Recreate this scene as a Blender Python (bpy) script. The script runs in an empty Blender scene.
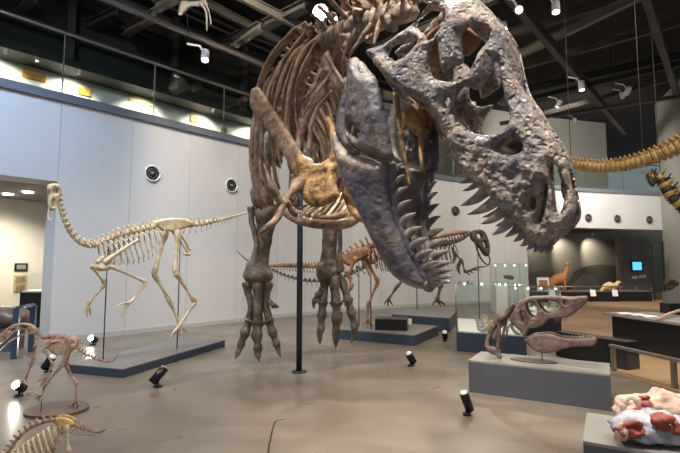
import bpy, math, random
import numpy as np
from mathutils import Vector, Matrix, noise, Quaternion
random.seed(7)
PI = math.pi
scn = bpy.context.scene
COL = scn.collection
# ------------------------------------------------------------------ camera
F = 453.0; CX, CY = 340.0, 226.5; H = 1.5
TH = math.atan(38.5 / F); cT, sT = math.cos(TH), math.sin(TH)
cam_d = bpy.data.cameras.new('camera'); cam_d.sensor_width = 36.0; cam_d.lens = 36.0 * F / 680.0
cam_d.clip_start = 0.05; cam_d.clip_end = 200
cam = bpy.data.objects.new('camera', cam_d); COL.objects.link(cam)
cam.location = (0, 0, H); cam.rotation_euler = (PI / 2 + TH, 0, 0)
scn.camera = cam
# the positions below were measured in the photograph and turned into metres once, here
def ray(px, py):
    dx = (px - CX) / F; dy = (CY - py) / F
    return Vector((dx, cT - dy * sT, sT + dy * cT))
def P(px, py, D):
    r = ray(px, py); k = D / r.y
    return Vector((r.x * k, D, H + r.z * k))
def G(px, py, z=0.0):
    r = ray(px, py); k = (z - H) / r.z
    return Vector((r.x * k, r.y * k, z))
# ------------------------------------------------------------------ materials
MATS = {}
def mat(name, col=(.5, .5, .5), rough=.6, metal=0., emit=None, es=1., trans=0., ior=1.45, bump=None, cols=None, nscale=4., spec=.5, coat=0., alpha=1., fine=None, pits=None):
    m = bpy.data.materials.new(name); m.use_nodes = True
    nt = m.node_tree; b = nt.nodes['Principled BSDF']
    b.inputs['Base Color'].default_value = (*col, 1); b.inputs['Roughness'].default_value = rough
    b.inputs['Metallic'].default_value = metal; b.inputs['Transmission Weight'].default_value = trans
    b.inputs['IOR'].default_value = ior; b.inputs['Specular IOR Level'].default_value = spec
    b.inputs['Coat Weight'].default_value = coat; b.inputs['Alpha'].default_value = alpha
    if emit:
        b.inputs['Emission Color'].default_value = (*emit, 1); b.inputs['Emission Strength'].default_value = es
    tc = nt.nodes.new('ShaderNodeTexCoord')
    if cols:
        n = nt.nodes.new('ShaderNodeTexNoise'); n.inputs['Scale'].default_value = nscale
        n.inputs['Detail'].default_value = 7; n.inputs['Roughness'].default_value = .62
        nt.links.new(tc.outputs['Object'], n.inputs['Vector'])
        r = nt.nodes.new('ShaderNodeValToRGB'); els = r.color_ramp.elements
        k = len(cols)
        while len(els) < k: els.new(.5)
        for i, c in enumerate(cols):
            els[i].position = .3 + .4 * i / (k - 1); els[i].color = (*c, 1)
        nt.links.new(n.outputs['Fac'], r.inputs['Fac']); out = r.outputs['Color']
        if fine:
            fs_, lo, hi = fine; n4 = nt.nodes.new('ShaderNodeTexNoise'); n4.inputs['Scale'].default_value = fs_; n4.inputs['Detail'].default_value = 9; n4.inputs['Roughness'].default_value = .7
            nt.links.new(tc.outputs['Object'], n4.inputs['Vector']); mr = nt.nodes.new('ShaderNodeMapRange'); mr.inputs[1].default_value = .36; mr.inputs[2].default_value = .64; mr.inputs[3].default_value = lo; mr.inputs[4].default_value = hi
            nt.links.new(n4.outputs['Fac'], mr.inputs[0]); vm = nt.nodes.new('ShaderNodeVectorMath'); vm.operation = 'SCALE'; nt.links.new(out, vm.inputs[0]); nt.links.new(mr.outputs[0], vm.inputs['Scale']); out = vm.outputs[0]
        nt.links.new(out, b.inputs['Base Color'])
    if bump:
        bs, bstr, bd = bump
        n2 = nt.nodes.new('ShaderNodeTexNoise'); n2.inputs['Scale'].default_value = bs
        n2.inputs['Detail'].default_value = 8; n2.inputs['Roughness'].default_value = .65
        nt.links.new(tc.outputs['Object'], n2.inputs['Vector'])
        bp = nt.nodes.new('ShaderNodeBump'); bp.inputs['Strength'].default_value = bstr; bp.inputs['Distance'].default_value = bd
        hgt = n2.outputs['Fac']
        if pits:
            ps, pw = pits; vo = nt.nodes.new('ShaderNodeTexVoronoi'); vo.inputs['Scale'].default_value = ps; vo.inputs['Randomness'].default_value = 1
            nv = nt.nodes.new('ShaderNodeTexNoise'); nv.inputs['Scale'].default_value = ps * .35; nt.links.new(tc.outputs['Object'], nv.inputs['Vector'])
            ad = nt.nodes.new('ShaderNodeVectorMath'); ad.operation = 'MULTIPLY_ADD'; nt.links.new(nv.outputs['Color'], ad.inputs[0]); ad.inputs[1].default_value = (.12, .12, .12); nt.links.new(tc.outputs['Object'], ad.inputs[2]); nt.links.new(ad.outputs[0], vo.inputs['Vector'])
            m3 = nt.nodes.new('ShaderNodeMapRange'); m3.inputs[1].default_value = .05; m3.inputs[2].default_value = .42; m3.inputs[3].default_value = -pw; m3.inputs[4].default_value = 0
            nt.links.new(vo.outputs['Distance'], m3.inputs[0]); s2 = nt.nodes.new('ShaderNodeMath'); nt.links.new(hgt, s2.inputs[0]); nt.links.new(m3.outputs[0], s2.inputs[1]); hgt = s2.outputs[0]
        nt.links.new(hgt, bp.inputs['Height']); nt.links.new(bp.outputs['Normal'], b.inputs['Normal'])
    MATS[name] = m
    return m
M = MATS
mat('skull_bone', cols=[(.11, .105, .135), (.23, .20, .20), (.32, .25, .205), (.50, .40, .33)], nscale=4.5, rough=.42, bump=(26, 1., .022), coat=.1, fine=(24, .5, 1.6), pits=(24, .9))
mat('jaw_bone', cols=[(.06, .062, .088), (.11, .10, .12), (.15, .12, .105), (.26, .19, .14)], nscale=2.6, rough=.36, bump=(20, .8, .014), coat=.2, fine=(9, .6, 1.5), pits=(14, .6))
mat('jaw_crack', col=(.025, .02, .02), rough=.8)
mat('tooth', cols=[(.10, .10, .13), (.23, .19, .18), (.44, .33, .25)], nscale=14, rough=.28, bump=(40, .3, .004), coat=.3)
mat('body_bone', cols=[(.11, .07, .045), (.27, .185, .13), (.42, .31, .225)], nscale=4, rough=.5, bump=(18, .9, .02), fine=(14, .5, 1.5))
mat('ochre_bone', cols=[(.16, .085, .03), (.34, .20, .08), (.50, .33, .16)], nscale=6, rough=.5, bump=(16, .9, .03), fine=(16, .4, 1.5))
mat('leg_bone', cols=[(.055, .042, .032), (.13, .10, .075), (.24, .185, .13)], nscale=6, rough=.45, bump=(20, .9, .02), fine=(16, .5, 1.5))
mat('cream_bone', cols=[(.42, .30, .16), (.72, .61, .42), (.86, .79, .62)], nscale=9, rough=.5, bump=(30, .5, .006))
mat('tan_bone', cols=[(.22, .10, .06), (.50, .33, .24), (.72, .58, .48)], nscale=22, rough=.5, bump=(30, .5, .004))
mat('brown_bone', cols=[(.10, .05, .025), (.24, .13, .07), (.38, .22, .13)], nscale=8, rough=.5, bump=(20, .6, .008))
mat('dark_bone', cols=[(.035, .025, .018), (.085, .06, .045), (.15, .11, .08)], nscale=8, rough=.5, bump=(20, .6, .008))
mat('cast_bone', cols=[(.10, .065, .055), (.21, .145, .125), (.32, .24, .20)], nscale=9, rough=.5, bump=(26, .6, .008))
mat('yellow_bone', cols=[(.32, .18, .06), (.66, .45, .19), (.85, .66, .36)], nscale=7, rough=.5, bump=(20, .5, .01))
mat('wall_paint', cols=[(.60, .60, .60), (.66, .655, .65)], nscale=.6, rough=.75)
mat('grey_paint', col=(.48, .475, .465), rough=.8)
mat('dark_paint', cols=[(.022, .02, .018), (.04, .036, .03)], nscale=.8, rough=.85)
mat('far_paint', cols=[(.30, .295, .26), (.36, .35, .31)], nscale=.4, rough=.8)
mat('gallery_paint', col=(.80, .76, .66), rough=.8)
mat('slab_edge', col=(.15, .165, .19), rough=.5)
mat('ceiling_black', cols=[(.012, .011, .010), (.024, .022, .02)], nscale=1.2, rough=.9)
mat('steel_beam', cols=[(.045, .04, .034), (.08, .07, .058)], nscale=2, rough=.6)
mat('steel_dark', col=(.018, .017, .016), rough=.6)
mat('steel_light', col=(.15, .13, .105), rough=.5)
mat('pole_metal', col=(.045, .055, .065), rough=.35, metal=.6)
mat('thin_metal', col=(.10, .10, .11), rough=.35, metal=.7)
mat('platform_paint', col=(.04, .058, .09), rough=.4)
mat('platform_top', col=(.17, .165, .16), rough=.4)
mat('plinth_top', col=(.26, .25, .235), rough=.45)
mat('plinth_side', col=(.085, .09, .105), rough=.5)
mat('black_paint', col=(.012, .012, .014), rough=.35)
mat('black_metal', col=(.015, .015, .016), rough=.3, metal=.3)
mat('white_paint', col=(.78, .77, .74), rough=.5)
mat('rail_metal', col=(.32, .30, .27), rough=.3, metal=.8)
mat('orange_paint', col=(.75, .33, .05), rough=.6)
mat('buff_paint', col=(.55, .45, .22), rough=.6)
mat('brown_panel', cols=[(.26, .17, .10), (.36, .25, .155)], nscale=3, rough=.3)
mat('orange_fur', cols=[(.30, .11, .04), (.52, .24, .09)], nscale=20, rough=.7, bump=(60, .6, .02))
mat('pale_fur', cols=[(.60, .36, .16), (.85, .62, .36)], nscale=20, rough=.7)
mat('plaster', cols=[(.14, .17, .24), (.34, .35, .40), (.55, .53, .52)], nscale=14, rough=.7, bump=(25, .7, .012))
mat('pink_plaster', cols=[(.36, .18, .13), (.60, .42, .34), (.66, .55, .47)], nscale=12, rough=.65, bump=(25, .7, .012))
mat('red_clay', cols=[(.13, .02, .015), (.26, .05, .035), (.36, .10, .07)], nscale=16, rough=.6, bump=(30, .7, .01))
mat('oval_wood', cols=[(.10, .06, .05), (.16, .10, .085)], nscale=6, rough=.4)
mat('lamp_glow', col=(1, 1, 1), emit=(1, .93, .82), es=55)
mat('lamp_soft', col=(1, 1, 1), emit=(1, .93, .80), es=9)
mat('screen_blue', col=(.05, .3, .5), emit=(.12, .50, .85), es=.8)
mat('screen_frame', col=(.02, .02, .02), rough=.4)
mat('hill_dark', col=(.12, .115, .10), rough=.8)
mat('hill_mid', col=(.20, .19, .165), rough=.8)
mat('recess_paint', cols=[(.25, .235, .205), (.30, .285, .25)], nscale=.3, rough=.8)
mat('pillar_brown', col=(.20, .17, .15), rough=.7)
mat('cloth_grey', col=(.30, .30, .30), rough=.8)
mat('trouser', col=(.03, .04, .07), rough=.8)
mat('shirt', col=(.35, .30, .26), rough=.8)
mat('skin', col=(.55, .36, .27), rough=.5)
mat('wood_board', cols=[(.24, .15, .08), (.36, .23, .13)], nscale=4, rough=.4)
def glass_mat(name, tint, mixf, rough=.02):
    m = bpy.data.materials.new(name); m.use_nodes = True; nt = m.node_tree; nt.nodes.clear()
    o = nt.nodes.new('ShaderNodeOutputMaterial'); t = nt.nodes.new('ShaderNodeBsdfTransparent'); t.inputs[0].default_value = (*tint, 1)
    g = nt.nodes.new('ShaderNodeBsdfGlossy'); g.inputs['Roughness'].default_value = rough; g.inputs[0].default_value = (.9, .95, .93, 1)
    fr = nt.nodes.new('ShaderNodeLayerWeight'); fr.inputs[0].default_value = .5
    pw_ = nt.nodes.new('ShaderNodeMath'); pw_.operation = 'POWER'; pw_.inputs[1].default_value = 4.; nt.links.new(fr.outputs['Facing'], pw_.inputs[0])
    mm = nt.nodes.new('ShaderNodeMath'); mm.operation = 'MULTIPLY_ADD'; mm.inputs[1].default_value = .5; mm.inputs[2].default_value = mixf
    nt.links.new(pw_.outputs[0], mm.inputs[0])
    mx = nt.nodes.new('ShaderNodeMixShader'); nt.links.new(mm.outputs[0], mx.inputs[0]); nt.links.new(t.outputs[0], mx.inputs[1]); nt.links.new(g.outputs[0], mx.inputs[2])
    nt.links.new(mx.outputs[0], o.inputs[0]); MATS[name] = m
glass_mat('glass', (.95, .975, .965), .025)
glass_mat('rail_glass', (.80, .86, .82), .03)
def floor_mat(name, cols, rough0, rough1, board=False):
    m = bpy.data.materials.new(name); m.use_nodes = True; nt = m.node_tree; b = nt.nodes['Principled BSDF']; L = nt.links.new
    tc = nt.nodes.new('ShaderNodeTexCoord'); mp = nt.nodes.new('ShaderNodeMapping'); L(tc.outputs['Object'], mp.inputs[0])
    mp.inputs['Rotation'].default_value = (0, 0, .5); mp.inputs['Scale'].default_value = (.8, 1.3, 1) if not board else (1, 6, 1)
    n = nt.nodes.new('ShaderNodeTexNoise'); n.inputs['Scale'].default_value = .9; n.inputs['Detail'].default_value = 3; n.inputs['Roughness'].default_value = .5; n.inputs['Distortion'].default_value = .9
    L(mp.outputs[0], n.inputs['Vector'])
    r = nt.nodes.new('ShaderNodeValToRGB'); els = r.color_ramp.elements
    els[0].position = .32; els[0].color = (*cols[0], 1); els[1].position = .68; els[1].color = (*cols[1], 1)
    L(n.outputs['Fac'], r.inputs[0]); L(r.outputs[0], b.inputs['Base Color'])
    n3 = nt.nodes.new('ShaderNodeTexNoise'); n3.inputs['Scale'].default_value = 2.3; n3.inputs['Detail'].default_value = 5; L(tc.outputs['Object'], n3.inputs['Vector'])
    mr = nt.nodes.new('ShaderNodeMapRange'); mr.inputs[1].default_value = .3; mr.inputs[2].default_value = .7; mr.inputs[3].default_value = rough0; mr.inputs[4].default_value = rough1; n3.inputs['Detail'].default_value = 2
    L(n3.outputs['Fac'], mr.inputs[0]); L(mr.outputs[0], b.inputs['Roughness'])
    bp = nt.nodes.new('ShaderNodeBump'); bp.inputs['Strength'].default_value = .03; bp.inputs['Distance'].default_value = .01
    L(n3.outputs['Fac'], bp.inputs['Height']); L(bp.outputs[0], b.inputs['Normal']); MATS[name] = m
floor_mat('concrete', [(.135, .11, .085), (.225, .19, .155)], .27, .36)
floor_mat('wood_floor', [(.27, .16, .085), (.36, .23, .13)], .45, .55, True)
# ------------------------------------------------------------------ object helpers
def wloc(o):
    v = Vector((0, 0, 0))
    while o is not None:
        v += o.location; o = o.parent
    return v
def tag(o, label=None, cat=None, group=None, kind=None):
    if label: o['label'] = label
    if cat: o['category'] = cat
    if group: o['group'] = group
    if kind: o['kind'] = kind
    return o
def thing(name, label, cat, loc, group=None):
    o = bpy.data.objects.new(name, None); COL.objects.link(o); o.location = Vector(loc); o.empty_display_size = .1
    return tag(o, label, cat, group)
def frame(t, up):
    t = t.normalized(); u = Vector(up)
    n = u - t * u.dot(t)
    if n.length < 1e-4:
        n = Vector((1, 0, .01)) - t * t.x
    n.normalize(); return t, n, t.cross(n)
def crom(pts, k):
    """Catmull-Rom through control tuples; k steps per span"""
    a = np.array(pts, float); out = []
    n = len(a)
    if n == 2:
        return [tuple(a[0] + (a[1] - a[0]) * i / k) for i in range(k + 1)]
    for i in range(n - 1):
        p0 = a[max(i - 1, 0)]; p1 = a[i]; p2 = a[i + 1]; p3 = a[min(i + 2, n - 1)]
        for j in range(k):
            t = j / k
            out.append(tuple(.5 * ((2 * p1) + (-p0 + p2) * t + (2 * p0 - 5 * p1 + 4 * p2 - p3) * t * t + (-p0 + 3 * p1 - 3 * p2 + p3) * t ** 3)))
    out.append(tuple(a[-1])); return out
class MB:
    def __init__(s): s.v = []; s.f = []; s.smooth = True
    def add(s, vs, fs):
        n = len(s.v); s.v += [Vector(v) for v in vs]; s.f += [tuple(i + n for i in f) for f in fs]; return s
    def box(s, c, d, R=None):
        x, y, z = d[0] / 2, d[1] / 2, d[2] / 2
        vs = [Vector((i, j, k)) for i in (-x, x) for j in (-y, y) for k in (-z, z)]
        if R is not None: vs = [R @ v for v in vs]
        vs = [v + Vector(c) for v in vs]
        return s.add(vs, [(0, 1, 3, 2), (4, 6, 7, 5), (0, 4, 5, 1), (2, 3, 7, 6), (0, 2, 6, 4), (1, 5, 7, 3)])
    def prism(s, base, z0, z1):
        n = len(base)
        vs = [(b[0], b[1], z0) for b in base] + [(b[0], b[1], z1) for b in base]
        return s.add(vs, [tuple(range(n))[::-1], tuple(range(n, 2 * n))] + [(i, (i + 1) % n, n + (i + 1) % n, n + i) for i in range(n)])
    def tube(s, pts, rad, up=(0, 0, 1), n=8, k=1, cap=True):
        """pts: Vectors; rad: scalars or (rn, rb)"""
        if k > 1:
            rr = [(r, r) if not isinstance(r, tuple) else r for r in rad]
            e0 = (pts[0] - pts[1]).normalized(); e1 = (pts[-1] - pts[-2]).normalized()
            if cap and (pts[0] - pts[-1]).length > 1e-3:   # rounded ends
                pts = [pts[0] + e0 * min(rr[0]) * .45] + list(pts) + [pts[-1] + e1 * min(rr[-1]) * .45]
                rr = [tuple(x * .5 for x in rr[0])] + rr + [tuple(x * .5 for x in rr[-1])]
            q = crom([(*p, *r) for p, r in zip(pts, rr)], k)
            pts = [Vector(a[:3]) for a in q]; rad = [(max(a[3], .0005), max(a[4], .0005)) for a in q]
        m = len(pts); vs = []; fs = []
        prev = None
        for i, p in enumerate(pts):
            t = (pts[min(i + 1, m - 1)] - pts[max(i - 1, 0)])
            if t.length < 1e-7: t = Vector((0, 0, 1))
            if prev is None: t, a, b = frame(t, up)
            else: t, a, b = frame(t, prev)
            prev = a
            r = rad[i] if isinstance(rad[i], tuple) else (rad[i], rad[i])
            for j in range(n):
                w = 2 * PI * j / n
                vs.append(p + a * math.cos(w) * r[0] + b * math.sin(w) * r[1])
        for i in range(m - 1):
            for j in range(n):
                fs.append((i * n + j, i * n + (j + 1) % n, (i + 1) * n + (j + 1) % n, (i + 1) * n + j))
        if cap:
            fs.append(tuple(range(n))[::-1]); fs.append(tuple(range((m - 1) * n, m * n)))
        return s.add(vs, fs)
    def cyl(s, a, b, r0, r1=None, n=16): return s.tube([Vector(a), Vector(b)], [r0, r0 if r1 is None else r1], n=n, up=(.3, .9, .1))
    def ball(s, c, r, n=10, m=7):
        if not isinstance(r, (tuple, list)): r = (r, r, r)
        vs = []; fs = []
        for i in range(1, m):
            for j in range(n):
                a = PI * i / m; w = 2 * PI * j / n
                vs.append(Vector((c[0] + r[0] * math.sin(a) * math.cos(w), c[1] + r[1] * math.sin(a) * math.sin(w), c[2] + r[2] * math.cos(a))))
        for i in range(m - 2):
            for j in range(n):
                fs.append((i * n + j, (i + 1) * n + j, (i + 1) * n + (j + 1) % n, i * n + (j + 1) % n))
        t = len(vs); vs += [Vector((c[0], c[1], c[2] + r[2])), Vector((c[0], c[1], c[2] - r[2]))]
        for j in range(n):
            fs.append((t, j, (j + 1) % n)); fs.append((t + 1, (m - 2) * n + (j + 1) % n, (m - 2) * n + j))
        return s.add(vs, fs)
    def rough(s, amp, fr):
        if amp:
            out = []
            for v in s.v:
                q = v * fr
                out.append(v + Vector((noise.noise(q), noise.noise(q + Vector((9.1, 3, 1))), noise.noise(q + Vector((1, 17.3, 5))))) * amp)
            s.v = out
        return s
    def build(s, name, m, parent=None, loc=None, smooth=True):
        o0 = wloc(parent) if parent is not None else (Vector(loc) if loc is not None else Vector((0, 0, 0)))
        me = bpy.data.meshes.new(name); me.from_pydata([v - o0 for v in s.v], [], s.f); me.update()
        me.materials.append(MATS[m] if isinstance(m, str) else m)
        o = bpy.data.objects.new(name, me); COL.objects.link(o)
        if smooth: me.polygons.foreach_set('use_smooth', [True] * len(me.polygons))
        if parent is not None: o.parent = parent
        elif loc is not None: o.location = Vector(loc)
        return o
def struct(name, mb, m, smooth=False):
    return tag(mb.build(name, m, smooth=smooth), kind='structure')
# ------------------------------------------------------------------ bone plates
def closed(poly, k=4):
    a = np.array(poly, float); n = len(a); out = []
    for i in range(n):
        p0, p1, p2, p3 = a[i - 1], a[i], a[(i + 1) % n], a[(i + 2) % n]
        for j in range(k):
            t = j / k
            out.append(.5 * ((2 * p1) + (-p0 + p2) * t + (2 * p0 - 5 * p1 + 4 * p2 - p3) * t * t + (-p0 + 3 * p1 - 3 * p2 + p3) * t ** 3))
    return np.array(out)
def plate_mb(poly, holes, S, nrm, T, R, cell, amp=.004, fr=9., k=4, bulge=0.):
    """solid slab of bone over an outline with holes in (u,v) metres; S(u,v) -> centre point, nrm -> outward direction"""
    loops = [closed(poly, k)] + [closed(h, k) for h in holes]
    lo = loops[0].min(0) - cell; hi = loops[0].max(0) + cell
    nx, ny = int((hi[0] - lo[0]) / cell) + 2, int((hi[1] - lo[1]) / cell) + 2
    gx, gy = np.meshgrid(lo[0] + np.arange(nx) * cell, lo[1] + np.arange(ny) * cell, indexing='ij')
    pts = np.stack([gx.ravel(), gy.ravel()], 1)
    A = np.concatenate(loops); B = np.concatenate([np.roll(l, -1, 0) for l in loops])
    ins = np.zeros(len(pts), bool); best = np.full(len(pts), 1e9); near = pts.copy()
    for a, b in zip(A, B):
        c = ((a[1] > pts[:, 1]) != (b[1] > pts[:, 1]))
        if c.any():
            with np.errstate(all='ignore'):
                xi = (b[0] - a[0]) * (pts[:, 1] - a[1]) / (b[1] - a[1] + 1e-15) + a[0]
            ins ^= c & (pts[:, 0] < xi)
        d = b - a; t = np.clip(((pts - a) @ d) / (d @ d + 1e-12), 0, 1)
        q = a + t[:, None] * d; ds = np.hypot(*(pts - q).T); w = ds < best
        best[w] = ds[w]; near[w] = q[w]
    ok = (ins | (best < .45 * cell)).reshape(nx, ny)
    cells = ok[:-1, :-1] & ok[1:, :-1] & ok[:-1, 1:] & ok[1:, 1:]
    cnt = np.zeros((nx, ny), int)
    cnt[:-1, :-1] += cells; cnt[1:, :-1] += cells; cnt[:-1, 1:] += cells; cnt[1:, 1:] += cells
    used = (cnt > 0).ravel(); border = used & (cnt.ravel() < 4)
    pts[border & (best < 1.5 * cell)] = near[border & (best < 1.5 * cell)]
    d = np.where(border, 0, best)
    idf = -np.ones(len(pts), int); idb = idf.copy(); vs = []
    N = nrm if callable(nrm) else (lambda u, v, _n=Vector(nrm): _n)
    for i in np.nonzero(used)[0]:
        u, v = pts[i]; c = S(u, v); nn = N(u, v)
        e = min(d[i] / R, 1.); h = T * math.sqrt(1 - (1 - e) ** 2)
        q = c * fr
        nz = noise.fractal(q, .7, 2.1, 5); am = amp(u, v) if callable(amp) else amp; vd = noise.voronoi(q * 2.1)[0][0]; pit = max(0., .28 - vd) / .28
        idf[i] = len(vs)
        vs.append(c + nn * (h + bulge * e + am * nz * (.5 + e) - am * 1.1 * pit * e))
        if border[i]: idb[i] = idf[i]
        else:
            idb[i] = len(vs); vs.append(c - nn * (h - am * noise.noise(q * 1.3 + Vector((5, 5, 5))) * e))
    fs = []
    ix = lambda i, j: i * ny + j
    for i, j in zip(*np.nonzero(cells)):
        a, b, c, e = ix(i, j), ix(i + 1, j), ix(i + 1, j + 1), ix(i, j + 1)
        fs.append((int(idf[a]), int(idf[b]), int(idf[c]), int(idf[e])))
        g = (int(idb[e]), int(idb[c]), int(idb[b]), int(idb[a]))
        if set(g) != set(fs[-1]): fs.append(g)
    mb = MB(); mb.add(vs, fs); return mb
def plane_of(a, b, c):
    """plane through three measured points; returns (unproject px->uv, S, normal)"""
    A, B, C = P(*a), P(*b), P(*c)
    U = (B - A).normalized(); Nn = (B - A).cross(C - A).normalized()
    if Nn.dot(Vector((0, 0, H)) - A) < 0: Nn = -Nn
    V = Nn.cross(U); O = Vector((0, 0, H))
    def inv(px, py):
        r = ray(px, py); k = (A - O).dot(Nn) / r.dot(Nn); q = O + r * k - A
        return (q.dot(U), q.dot(V))
    return inv, (lambda u, v: A + U * u + V * v), Nn
def bone_plate(name, poly, anchors, m, parent, T=.02, R=.03, cell=.02, holes=(), amp=.004, off=0., bulge=0., fr=9.):
    inv, S, N = plane_of(*anchors)
    mb = plate_mb([inv(*p) for p in poly], [[inv(*p) for p in h] for h in holes], (lambda u, v: S(u, v) + N * off), N, T, R, cell, amp, fr, bulge=bulge)
    return mb.build(name, m, parent)
def bone_tube(name, pts, m, parent, n=8, k=5, amp=.0, fr=8., up=(0, 0, 1)):
    """pts: (px,py,D,r) or (px,py,D,rn,rb)"""
    mb = MB().tube([P(*p[:3]) for p in pts], [tuple(p[3:]) if len(p) > 4 else p[3] for p in pts], n=n, k=k, up=up)
    mb.rough(amp, fr)
    return mb.build(name, m, parent)
def vertebra_mb(c, t, up, r, ln, sp, tr=1.0, chev=0., lean=-.3, mb=None, fine=False):
    """one vertebra: waisted centrum, neural spine, transverse processes, optional chevron"""
    mb = mb or MB(); t, u, s = frame(t, up)
    n = 10 if fine else 6
    mb.tube([c - t * ln * .5, c - t * ln * .38, c, c + t * ln * .38, c + t * ln * .5], [r * .8, r, r * .68, r, r * .8], up=u, n=n, k=2 if fine else 1)
    if sp > 0:
        b = c + u * r * .5
        mb.tube([b, b + u * (r * .5) + t * lean * sp * .2, b + u * (r * .5 + sp * .6) + t * lean * sp * .6, b + u * (r * .5 + sp) + t * lean * sp],
                [(ln * .30, r * .55), (ln * .24, r * .3), (ln * .24, r * .14), (ln * .30, r * .2)], up=t, n=n, k=2 if fine else 1)
    if tr > 0:
        for q in (-1, 1):
            a = c + u * r * .7 + s * q * r * .3; e = a + s * q * r * tr + u * r * .45 * tr + t * lean * r * tr
            mb.tube([a, (a + e) / 2, e], [(ln * .24, r * .26), (ln * .15, r * .15), (ln * .2, r * .17)], up=t, n=n, k=2 if fine else 1)
            if fine:   # articular processes
                for z in (-1, 1):
                    a = c + u * r * .9 + s * q * r * .35; e = a + t * z * ln * .6 + u * r * .35
                    mb.tube([a, e], [(r * .25, r * .2), (r * .22, r * .12)], up=u, n=6)
    if chev > 0:
        b = c - u * r * .8 - t * ln * .5
        mb.tube([b, b - u * chev * .6 + t * lean * chev * .5, b - u * chev + t * lean * chev], [(r * .22, r * .3), (r * .2, r * .12), (r * .3, r * .12)], up=t, n=6)
    return mb
def vert_series(pts, count, m, parent, up=(0, 0, 1), tr=1., fill=.86, fine=False, chevrange=None, amp=0., name='vertebra', lean=-.3):
    """pts: list of (Vector, r, spine, chevron)"""
    q = crom([(*p[0], *p[1:]) for p in pts], 12); q = np.array(q)
    seg = np.linalg.norm(np.diff(q[:, :3], axis=0), axis=1); s = np.concatenate([[0], np.cumsum(seg)])
    # spacing proportional to the local radius
    w = 1 / np.interp(np.linspace(0, s[-1], 200), s, q[:, 3]); cw = np.concatenate([[0], np.cumsum((w[1:] + w[:-1]) / 2)]); cw /= cw[-1]
    at = np.interp(np.linspace(0, 1, count + 1), cw, np.linspace(0, s[-1], 200))
    out = []
    for i in range(count):
        a, b = at[i], at[i + 1]; mid = (a + b) / 2
        g = lambda x: np.array([np.interp(x, s, q[:, j]) for j in range(q.shape[1])])
        A, B, C = g(a), g(b), g(mid)
        mb = vertebra_mb(Vector(C[:3]), Vector(B[:3] - A[:3]), up, C[3], (b - a) * fill, C[4], tr, C[5], lean=lean, fine=fine)
        mb.rough(amp, 14)
        out.append(mb.build(name, m, parent))
    return out
def rib_mb(top, t, up, side, a, b, r, ang=2.5, sweep=.15, n=6, k=10):
    t, u, s = frame(t, up); pts = []; rad = []
    for i in range(k + 1):
        f = i / k; w = ang * f
        pts.append(top + s * side * a * math.sin(w) ** .85 * (1 if w < 2.9 else 1) - u * b * (1 - math.cos(w)) / (1 - math.cos(ang)) - t * sweep * b * f)
        e = 1.25 if i == 0 else (1.1 - .45 * f)
        rad.append((r * e, r * e * .55))
    return MB().tube(pts, rad, up=t, n=n, k=1)
# ================================================================== the hall
WP = [(-7.9, 6.36), (-5.61, 8.89), (-1.8, 13.1), (0.4, 15.1), (4.47, 17.6), (7.8, 18.9), (11.07, 20.2), (15.2, 21.3)]
def offs(d, pts=WP):
    out = []
    n = len(pts)
    for i in range(n):
        a = Vector(pts[max(i - 1, 0)]); b = Vector(pts[min(i + 1, n - 1)]); t = (b - a).normalized()
        out.append((pts[i][0] - t.y * d, pts[i][1] + t.x * d))
    return out
def wall_run(front, back, z0, z1, i0, i1):
    mb = MB()
    for i in range(i0, i1):
        mb.prism([front[i], front[i + 1], back[i + 1], back[i]], z0, z1)
    return mb
ZS = 4.78; ZT = 4.95; ZD = 3.15
B65 = offs(.65); B5 = offs(6.0)
struct('wall_back', wall_run(WP, B65, 0, ZS, 1, 5), 'wall_paint')
mb = wall_run(WP, B65, ZD, ZS, 0, 1)
struct('wall_left', mb, 'wall_paint')
struct('wall_right', wall_run(WP, B65, ZD, ZS, 5, 7), 'wall_paint')
struct('trim_1', wall_run(offs(-.07), offs(.5), ZS, ZT, 0, 7), 'slab_edge')
struct('floor_gallery', wall_run(offs(.51), offs(7), ZS + .02, ZT - .02, 0, 7), 'dark_paint')
# panel joints of the painted wall: slim strips slightly darker than the paint
mb = MB()
for i, n in ((0, 2), (1, 4), (2, 3), (3, 4), (4, 3), (5, 3)):
    a, b = Vector(WP[i]), Vector(WP[i + 1])
    for k in range(1, n + 1):
        p = a.lerp(b, k / (n + .0)); t = (b - a).normalized(); ang = math.atan2(t.y, t.x)
        R = Matrix.Rotation(ang, 3, 'Z'); z0 = 0 if 1 <= i < 5 else ZD
        mb.box((p.x + t.y * .002, p.y - t.x * .002, (z0 + ZS) / 2), (.012, .006, ZS - z0), R)
struct('trim_2', mb, 'grey_paint')
mb = wall_run(offs(-.015), offs(.01), 0, .1, 1, 5); struct('baseboard_back', mb, 'grey_paint')
# floors
fl = MB().prism([(-16, -3), (16, -3), (26, 34), (-16, 34)], -.1, 0); struct('floor', fl, 'concrete')
a = [G(545, 336), G(574, 336), G(760, 420), G(900, 330), G(690, 300), G(540, 300)]
fl = MB().prism([tuple(G(*p).xy) for p in ((560, 333), (598, 352), (616, 373), (690, 396))] + [(16, 3.0), (24, 22), (20, 27.3), (7.0, 25), (7.9, 18.8)], .0, .006); struct('floor_wood', fl, 'wood_floor')
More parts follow.
